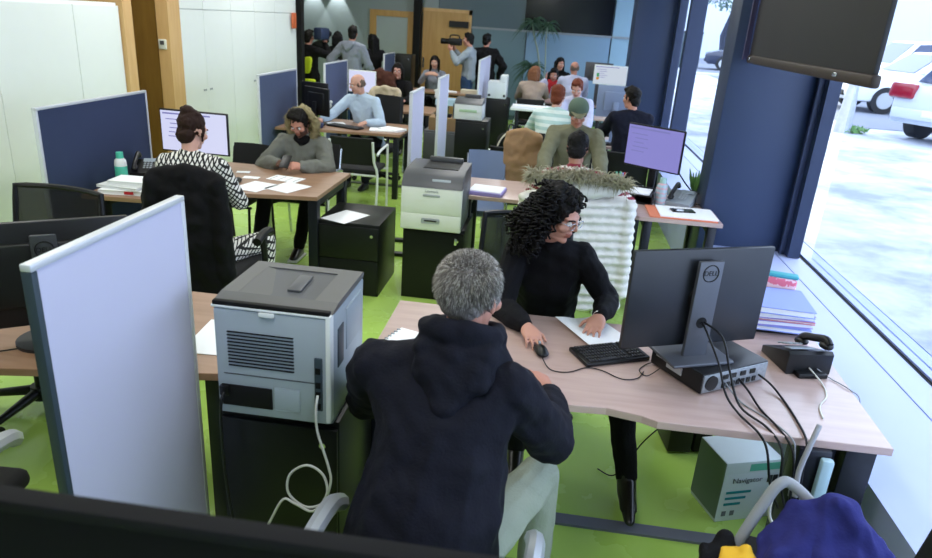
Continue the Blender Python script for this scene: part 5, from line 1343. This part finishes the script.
# 2 woman in black at the foreground desk
p = person('woman in black with dark curly hair and glasses at the foreground desk', (.08, 3.25), R(182), (.085, 2.93, 1.205), (.80, -.52, -.30),
    dict(R=hnd((-.005, 2.66, .785), (.32, -.85, -.12), (0, 0, 1), .55), L=hnd((.305, 2.83, .795), (-.28, -.85, -.22), (.0, -.15, 1), .28)), hip=.51, sw=.168,
    top='c_blacktop', bottom='c_blackpants', shoe='boot', skin='skinA', hair=('curly', 'hairblack'), voxel=.0058, puff=1.25, disp=.009, glasses='chrome',
    legs={1: ((-.02, 2.76, .53), (.0, 2.78, .1)), -1: ((.42, 2.74, .53), (.50, 2.615, .12))}, seed=5, neck_z=.15, S=.93)
H = p['H']; B_ = p['body']
random.seed(11); k = MB()
for i in range(430):
    u = nrm((random.gauss(0, 1), random.gauss(0, 1) - .35, random.gauss(0, 1) + .2))
    if u.y > .2 and u.z < .72 and abs(u.x) < .85: continue
    st = V((u.x * .09, -.035 + u.y * .095, .05 + u.z * .088)); ln = random.uniform(.08, .22) if u.z < .5 else random.uniform(.04, .10)
    if st.y > .02: ln = min(ln, .045)
    pr_ = random.uniform(.010, .017); ph_ = random.random() * 6; pts = []
    dr = nrm((u.x * .6, u.y * .6, -1 if u.z < .7 else -.15))
    a1 = dr.orthogonal().normalized(); a2 = dr.cross(a1)
    nt_ = int(ln / .0055)
    for q in range(nt_ + 1):
        a = ph_ + q * .85
        pts.append(st + dr * ln * q / nt_ + (a1 * math.cos(a) + a2 * math.sin(a)) * pr_ * (1 - .3 * q / nt_))
    k.tube(pts, .0044, n=5)
for i in range(260):
    a = random.uniform(math.pi * .82, math.pi * 2.18); z_ = random.uniform(-.17, .05)
    st = V((.108 * math.cos(a), -.045 + .108 * math.sin(a), z_)); ln = random.uniform(.05, .11); pr_ = random.uniform(.011, .018); ph_ = random.random() * 6; pts = []
    nt_ = int(ln / .0055)
    for q in range(nt_ + 1):
        a2_ = ph_ + q * .8; pts.append(st + V((.15 * math.cos(a) * q / nt_ * .2, .1 * math.sin(a) * q / nt_ * .2, -ln * q / nt_)) + V((math.cos(a2_), math.sin(a2_), 0)) * pr_)
    k.tube(pts, .0048, n=5)
for q in (-1, 1):
    for j in range(4):
        st = V((q * (.072 + .008 * j), .05 - .02 * j, .075 - .01 * j)); pts = []
        for i in range(26):
            a = i * .8 + j; pts.append(st + V((q * (.02 * i / 26), -.012 * i / 26, -.0062 * i)) + V((math.cos(a), math.sin(a), 0)) * .011)
        k.tube(pts, .0045, n=5)
o = k.build('curls', M['hairblack'], B_, angle=180); o.matrix_local = H.copy()
for q in (-1, 1):
    sb = MB(); A_ = p['A'][q]; K_ = p['K'][q]
    sb.hull((A_ + (K_ - A_) * .55, .06), (A_, .047)); sb.hull((A_, .048), (A_ + V((0, .05, -.035)), .046), (A_ + V((0, .19, -.075)), (.026, .035, .022)), (A_ + V((0, -.02, -.085)), (.032, .034, .018)))
    link('boot', remesh(sb, .007, 3), M['boot'], B_, angle=180)
MB().tube([p['arms'][-1][1] + V((.034 * math.cos(a), .0, .03 * math.sin(a))) for a in [2 * math.pi * k_ / 18 for k_ in range(18)]], .0035, n=6, closed=True).build('bracelet', M['chrome'], B_, angle=180)

# 3 person in a burgundy patterned knit, behind the white coat
person('dark-haired person in a burgundy patterned cardigan seen from behind the white puffer coat', (.2, 4.62), 0, (.205, 4.80, 1.19), (.1, .95, -.35),
    dict(R=hnd((.60, 5.06, .79), (.0, 1, -.1)), L=hnd((-.08, 5.08, .79), (.2, 1, -.1))), hip=.51, sw=.20, top='c_nordic', bottom='c_blackpants', shoe='boot', skin='skinE',
    hair=('short', 'hairblack'), seed=7, puff=1.3, grow=1.05, elbow_hint=dict(R=(1, -.1, -.6)))
# 4 man in green cap
p = person('man in an olive jacket and green cap facing the dark-haired person', (.22, 6.2), R(180), (.225, 5.98, 1.285), (.05, -.9, -.36),
    dict(R=hnd((-.02, 5.62, .80), (.3, -.8, -.1)), L=hnd((.46, 5.62, .80), (-.3, -.8, -.1))), hip=.52, sw=.21, top='c_olive', bottom='c_blackpants', shoe='boot', skin='skinB',
    hair=('capped', 'hairthin'), puff=2.0, seed=9, disp=.012)
cp = MB(); cp.ell((0, -.012, .06), (.098, .112, .092), sub=3).ell((0, -.04, .03), (.096, .098, .06), sub=3)
c_ = link('cap', remesh(cp, .008, 3), mat('cap_green', '#4f6253', .85, bump=.2), p['body'], angle=180); c_.matrix_local = p['H'].copy()
cv = MB(); cv.hull(((-.06, .08, .055), (.012, .02, .006)), ((.06, .08, .055), (.012, .02, .006)), ((0, .145, .04), (.03, .015, .005)))
v_ = cv.build('visor', M['c_olive'], c_, angle=180)
# 5 woman with bun
p = person('woman with a brown hair bun and black-and-white printed top seen from behind', (-1.99, 3.84), R(8), (-2.12, 3.96, 1.235), (.35, .9, -.25),
    dict(R=hnd((-2.0, 4.22, .82), (-.5, 1, 0)), L=hnd((-2.28, 4.24, .82), (.3, 1, 0))), hip=.51, sw=.185, top='c_geo', bottom='c_geo', shoe='boot', skin='skinD', hair=('bun', 'hairbrown'), seed=11,
    legs={1: ((-1.76, 4.14, .53), (-1.74, 4.0, .12))}, puff=1.2)
# 6 man in parka
p = person('man in a grey parka with a fur hood looking down at his phone', (-2.06, 5.68), R(180), (-2.02, 5.50, 1.085), (-.12, -.86, -.50),
    dict(R=hnd((-2.12, 5.26, .80), (.55, -.55, .1), (-.3, -.6, .8), .8), L=hnd((-1.92, 5.24, .795), (-.5, -.6, .1), (.3, -.6, .8), .8)), hip=.49, sw=.20, top='c_parka', bottom='c_blackpants', shoe='boot',
    skin='skinB', hair=('quiff', 'hairdark'), beard='stubble', puff=2.2, disp=.016, voxel=.008, seed=13, legs={1: ((-2.22, 5.22, .52), (-2.20, 4.98, .1)), -1: ((-1.88, 5.26, .52), (-1.97, 5.28, .09))},
    elbow_hint=dict(R=(1, -.5, -.5), L=(-1, -.5, -.5)), neck_z=.14)
hb2 = MB(); ring = []
for i in range(24):
    a = 2 * math.pi * i / 24
    ring.append(V((.135 * math.cos(a), -.035 - .045 * math.sin(a), -.045 + .135 * math.sin(a))))
hb2.tube(ring, .036, n=10, closed=True); hb2.hull(((-.09, -.10, -.08), .05), ((.09, -.10, -.08), .05), ((0, -.12, .04), .07), ((0, -.13, -.12), .05))
hood = link('fur_hood', remesh(hb2, .009, 2, .012, 26, 3), M['fur'], p['body'], angle=180); hood.matrix_local = p['H'].copy()
fp = [(q + V((random.gauss(0, .012), random.gauss(0, .012), random.gauss(0, .012))), (q.x * 7, .25, (q.z + .02) * 7)) for q in ring for j in range(22)]
fo = strands('fur_hairs', fp, .05, M['fur'], hood, n=2, spread=.45, r=.0035)
dk = MB(); dk.hull((p['N'] + V((-.04, .045, -.02)), .042), (p['N'] + V((.04, .045, -.02)), .042), (p['N'] + V((0, .06, -.05)), .03)); link('scarf', remesh(dk, .008, 3, .01, 14), M['c_black'], p['body'], angle=180)
MB().box(p['Sh'][-1] + V((-.07, .0, -.10)), (.02, .06, .05), rot=(0, .3, 0), bev=.006).build('arm_patch', M['black'], p['body'])
for s in (1, -1):
    MB().b2(p['A'][s] + V((-.046, -.08, -.087)), p['A'][s] + V((.046, .185, -.064)), bev=.008).build('shoe_sole', M['shoewhite'], p['body'])
ph2 = thing('smartphone', 'dark smartphone held by the man in the grey parka', 'phone', (-2.02, 5.17, .835), R(5))
MB().box((0, 0, 0), (.075, .15, .009), rot=(R(28), 0, 0), bev=.004).build('casing', M['black'], ph2)
# 7 bald man
p = person('bald man in a pale blue shirt sitting at the third desk on the left', (-2.12, 8.18), R(168), (-2.235, 7.98, 1.185), (-.80, -.55, -.28),
    dict(R=hnd((-2.56, 7.68, .80), (-.4, -.8, -.1)), L=hnd((-2.06, 7.72, .80), (-.4, -.8, -.1), c=1.1)), hip=.51, sw=.20, top='c_blueshirt', bottom='c_navyjkt', shoe='boot', skin='skinD', hair=('thin', 'hairthin'), seed=17, puff=1.5, belly=.02)
# 8 woman w/ glasses in dark coat
person('woman in red-framed glasses and a dark coat at the fourth left desk', (-2.30, 10.55), R(180), (-2.31, 10.42, 1.175), (.12, -.98, -.08),
    dict(R=hnd((-2.45, 10.06, .80), (.3, -.8, -.1)), L=hnd((-2.12, 10.06, .80), (-.3, -.8, -.1))), hip=.50, sw=.185, top='c_black', bottom='c_blackpants', shoe='boot', skin='skinA', hair=('bob', 'hairdark'), seed=19, puff=1.6, glasses='c_burgundy', voxel=.011)
# 9 woman grey top
person('woman in a grey top with clasped hands at the far left desk', (-2.17, 12.95), R(180), (-2.165, 12.80, 1.19), (.05, -.97, -.15),
    dict(R=hnd((-2.26, 12.50, 1.0), (.8, -.3, .3), (0, -.7, .7), .9), L=hnd((-2.06, 12.50, 1.0), (-.8, -.3, .3), (0, -.7, .7), .9)), hip=.50, sw=.185, top='c_greyknit', bottom='c_blackpants', shoe='boot', skin='skinD', hair=('long', 'hairdark'), seed=23, voxel=.011)
# 10 cameraman
p = person('cameraman in a grey sweatshirt and jeans standing by the wooden doors', (-1.58, 13.1), R(80), (-1.62, 13.1, 1.60), (-.97, -.15, -.05),
    dict(R=hnd((-1.83, 13.02, 1.42), (-.5, 0, .6), (-.3, -.6, 0), .8), L=hnd((-1.88, 12.9, 1.40), (-.5, .1, .6), (-.3, -.6, 0), .8)), pose='stand', hip=.92, sw=.195, top='c_greysweat', bottom='c_jeans', shoe='boot', skin='skinB', hair=('short', 'hairblack'), seed=29, puff=1.4, voxel=.011, hem=.02)
t = thing('video_camera', 'black video camera held at the face of the cameraman', 'camera', (-1.84, 12.98, 1.56), R(80))
MB().box((0, .0, 0), (.11, .24, .12), bev=.015).build('camera_body', M['black'], t)
MB().cyl((0, .12, 0), (0, .26, 0), .045, .052, n=18).build('lens', M['blackmatte'], t)
MB().tube([(0, -.08, .06), (0, -.06, .11), (0, .08, .11), (0, .1, .06)], .012, smooth=3).build('top_handle', M['black'], t)
# 11 dark padded person
person('person in a black padded jacket standing right behind the cameraman', (-1.30, 13.45), R(20), (-1.32, 13.5, 1.60), (.3, .9, -.1),
    dict(R=hnd((-1.06, 13.6, .95), (0, .3, -1), (1, 0, 0)), L=hnd((-1.55, 13.6, .95), (0, .3, -1), (-1, 0, 0))), pose='stand', hip=.92, sw=.20, top='c_black', bottom='c_blackpants', shoe='boot', skin='skinB', hair=('short', 'hairblack'), seed=31, puff=2.6, voxel=.012, disp=.02)
# 12 standing group at the left
p = person('crew person in black with a hi-vis yellow back panel by the black post', (-4.20, 12.0), R(-15), (-4.22, 12.02, 1.49), (.3, .9, .0),
    dict(R=hnd((-4.02, 12.25, 1.40), (0, .6, .6), (.5, 0, .5), .8), L=hnd((-4.42, 11.9, 1.38), (.2, .5, .8), (-.5, 0, .5), .8)), pose='stand', hip=.86, sw=.20, top='c_black', bottom='c_black', shoe='boot', skin='skinB', hair=('short', 'hairdark'), seed=37, puff=1.9, voxel=.011)
hv = MB(); hv.hull(((-.11, -.145, 1.20), (.03, .03, .05)), ((.11, -.145, 1.20), (.03, .03, .05)), ((-.05, -.14, 1.0), (.05, .03, .04)), ((.05, -.14, 1.0), (.05, .03, .04)))
link('hivis_panel', remesh(hv, .011, 3, .008), M['hivis'], p['body'], angle=180)
hv = MB(); hv.hull(((-.14, -.12, .84), (.05, .06, .03)), ((.14, -.12, .84), (.05, .06, .03)), ((0, -.15, .84), (.1, .03, .03)))
link('reflective_band', remesh(hv, .011, 2), M['hivis'], p['body'], angle=180)
t = thing('video_camera', 'dark blue camera bag held up beside the hi-vis crew person', 'camera', (-4.03, 12.12, 1.56), R(-10))
MB().box((0, 0, 0), (.16, .3, .2), bev=.03).build('camera_body', mat('dark_blue_housing', '#273452', .5), t)
MB().cyl((0, .15, 0), (0, .28, 0), .05, n=16).build('lens', M['black'], t)
p = person('person with dark hair in a dark green jacket between the hi-vis and grey hoodie people', (-3.91, 12.65), R(-5), (-3.92, 12.68, 1.476), (-.2, .95, -.1),
    dict(R=hnd((-3.74, 13.0, 1.1), (0, 1, .2)), L=hnd((-4.12, 12.75, 1.44), (.1, .3, .9), (-.8, -.4, 0), .4)), pose='stand', hip=.86, sw=.185, top='c_darkgreen', bottom='c_blackpants', shoe='boot', skin='skinD', hair=('bob', 'hairblack'), seed=41, puff=1.7, voxel=.011)
p = person('man in a pale grey hooded jacket standing with his back turned', (-3.29, 11.5), R(-20), (-3.315, 11.54, 1.615), (-.1, .95, -.05),
    dict(R=hnd((-3.01, 11.7, 1.0), (-.2, .6, -.5)), L=hnd((-3.54, 11.7, 1.1), (.2, .8, -.3))), pose='stand', hip=.90, sw=.21, top='c_greyknit', bottom='c_jeans', shoe='boot', skin='skinB', hair=('short', 'hairdark'), seed=43, puff=2.1, voxel=.011, disp=.014)
hd = MB(); hd.hull((p['N'] + V((-.09, -.09, -.02)), .05), (p['N'] + V((.09, -.09, -.02)), .05), (p['N'] + V((0, -.13, -.1)), .05)); link('hood', remesh(hd, .011, 4, .01), M['c_greyknit'], p['body'], angle=180)
person('person with long dark hair and black clothes right of the grey hooded man', (-3.40, 13.19), R(40), (-3.42, 13.19, 1.457), (-.8, .5, -.1),
    dict(R=hnd((-3.25, 13.4, .95), (0, .4, -1)), L=hnd((-3.60, 13.3, 1.2), (-.5, .5, .4))), pose='stand', hip=.86, sw=.185, top='c_black', bottom='c_blackpants', shoe='boot', skin='skinA', hair=('long', 'hairblack'), seed=47, puff=1.8, voxel=.011)
# right rows
p = person('person with auburn hair in a mint striped sweater seen from behind', (-.03, 7.38), R(-8), (.055, 7.62, 1.25), (.2, .95, -.2),
    dict(R=hnd((.20, 7.98, .80), (-.2, 1, -.1)), L=hnd((-.22, 7.98, .80), (.2, 1, -.1))), hip=.51, sw=.20, top='c_stripe', bottom='c_jeans', shoe='boot', skin='skinD', hair=('crop', 'hairauburn'), seed=53, puff=1.7, voxel=.010)
person('red-haired person in a pale top looking down across from the striped sweater', (.30, 9.02), R(180), (.285, 8.86, 1.255), (-.1, -.88, -.45),
    dict(R=hnd((.14, 8.5, .80), (.2, -1, -.1)), L=hnd((.44, 8.5, .80), (-.2, -1, -.1))), hip=.51, sw=.19, top='c_whiteshirt', bottom='c_jeans', shoe='boot', skin='skinD', hair=('short', 'hairauburn'), seed=59, puff=1.6, voxel=.011)
person('man with short dark hair in a navy jacket by the window, seen from behind', (.80, 7.28), R(12), (.80, 7.42, 1.315), (-.75, .65, -.08),
    dict(R=hnd((.80, 7.86, .80), (-.2, 1, -.1)), L=hnd((.52, 7.86, .80), (.2, 1, -.1))), hip=.52, sw=.205, top='c_navyjkt', bottom='c_blackpants', shoe='boot', skin='skinB', hair=('short', 'hairdark'), seed=61, puff=1.9, voxel=.010, up=(0, 0, 1))
person('brown-haired woman in a beige jacket seen from behind at the far right', (-.34, 11.6), R(-12), (-.315, 11.72, 1.20), (.55, .8, -.1),
    dict(R=hnd((-.12, 12.1, .80), (-.2, 1, -.1)), L=hnd((-.5, 12.1, .80), (.2, 1, -.1))), hip=.51, sw=.20, top='c_beigecoat', bottom='c_blackpants', shoe='boot', skin='skinD', hair=('bob', 'hairred'), seed=67, puff=2.0, voxel=.011)
p = person('dark-haired person in a red scarf resting the head on a hand at the far desk', (0, 12.92), R(180), (-.02, 12.74, 1.14), (-.1, -.92, -.3),
    dict(R=hnd((-.15, 12.62, 1.06), (.0, -.1, 1), (-.9, 0, 0), .5), L=hnd((.12, 12.5, .80), (-.4, -.8, -.1))), hip=.50, sw=.185, top='c_whiteshirt', bottom='c_blackpants', shoe='boot', skin='skinA', hair=('short', 'hairblack'), seed=71, puff=1.5, voxel=.011)
rs = MB(); rs.hull((p['N'] + V((-.08, .04, .0)), .04), (p['N'] + V((.08, .04, .0)), .04), (p['N'] + V((0, .1, -.05)), .045)); rs.hull((p['N'] + V((.06, .08, -.04)), .04), (p['N'] + V((.08, .11, -.22)), .035)); link('scarf', remesh(rs, .011, 3, .01), M['c_scarlet'], p['body'], angle=180)
person('dark-haired woman behind the person in a red scarf, in front of the blue glass', (.10, 13.55), R(175), (.075, 13.45, 1.29), (.35, -.9, -.05),
    dict(R=hnd((-.05, 13.2, .9), (.3, -.8, -.1)), L=hnd((.3, 13.2, .9), (-.3, -.8, -.1))), hip=.56, sw=.18, top='c_black', bottom='c_blackpants', shoe='boot', skin='skinA', hair=('long', 'hairblack'), seed=73, puff=1.5, voxel=.011)
copy_tree(vc, 'chair of the dark-haired woman in front of the blue glass', (.10, 13.62, 0), R(178))
person('bald man in a white shirt seen from behind near the far white monitor', (.33, 11.85), R(-4), (.305, 12.0, 1.31), (-.2, .95, -.15),
    dict(R=hnd((.48, 12.3, .80), (-.2, 1, -.1)), L=hnd((.12, 12.3, .80), (.2, 1, -.1))), hip=.53, sw=.215, top='c_whiteshirt', bottom='c_jeans', shoe='boot', skin='skinB', hair=('thin', 'hairthin'), seed=79, puff=1.9, voxel=.011)
# repeats of one kind share a group
GROUPS = dict(chair='chairs in the office', partition='screens between the work places', desk='office desks', cable='leads and cables', paper='loose papers', monitor='computer monitors', keyboard='keyboards', car='parked cars', person='people in the office', printer='laser printers', cabinet='black drawer cabinets', telephone='desk phones', mouse='computer mice', coat='coats left on chairs')
for o in COL.objects:
    if o.parent is None and o.get('category') in GROUPS and 'group' not in o: o['group'] = GROUPS[o['category']]
# ================================================================= light and camera
wd_ = bpy.data.worlds.new('overcast_sky'); sc.world = wd_; wd_.use_nodes = True
nt = wd_.node_tree; bg = nt.nodes['Background']
bg.inputs['Color'].default_value = (.82, .91, 1.0, 1); bg.inputs['Strength'].default_value = 4.8
def area(name, loc, sx, sy, power, col, rot=(0, 0, 0)):
    l = bpy.data.lights.new(name, 'AREA'); l.shape = 'RECTANGLE'; l.size = sx; l.size_y = sy; l.energy = power; l.color = col
    o = bpy.data.objects.new(name, l); COL.objects.link(o); o.location = loc; o.rotation_euler = rot
for i, y in enumerate((.6, 3.4, 6.2, 9.0, 12.0)):
    for x in (-3.2, -.6):
        area('ceiling_lamp', (x, y, 3.15), .6, 1.4, 33, (1.0, .99, .96))
for x in (-5.14, -4.62):
    l = bpy.data.lights.new('wall_washer', 'SPOT'); l.energy = 60; l.spot_size = R(58); l.spot_blend = .2; l.color = (.92, .96, 1); l.shadow_soft_size = .02
    o = bpy.data.objects.new('wall_washer', l); COL.objects.link(o); o.location = (x, 14.84, 2.5); o.rotation_euler = (0, 0, 0)
f_px = 690.
Rw = Matrix(((0.989759, 0.10509024, -0.09660825), (0.1273107, -0.34373077, 0.93039838), (0.06456856, -0.93316944, -0.35358974)))
cam = bpy.data.cameras.new('camera'); co = bpy.data.objects.new('camera', cam); COL.objects.link(co)
cam.sensor_width = 36; cam.lens = f_px / 932 * 36; cam.clip_start = .05
right = Rw.col[0]; up_ = -Rw.col[1]; back = -Rw.col[2]
mw = Matrix((right, up_, back)).transposed().to_4x4(); mw.translation = (0, 0, 1.98)
co.matrix_world = mw; sc.camera = co
cam.dof.use_dof = True; cam.dof.focus_distance = 3.0; cam.dof.aperture_fstop = 4.0
vs = sc.view_settings
vs.view_transform = 'Standard'; vs.look = 'None'; vs.gamma = 1; vs.use_curve_mapping = False; vs.exposure = 0.0
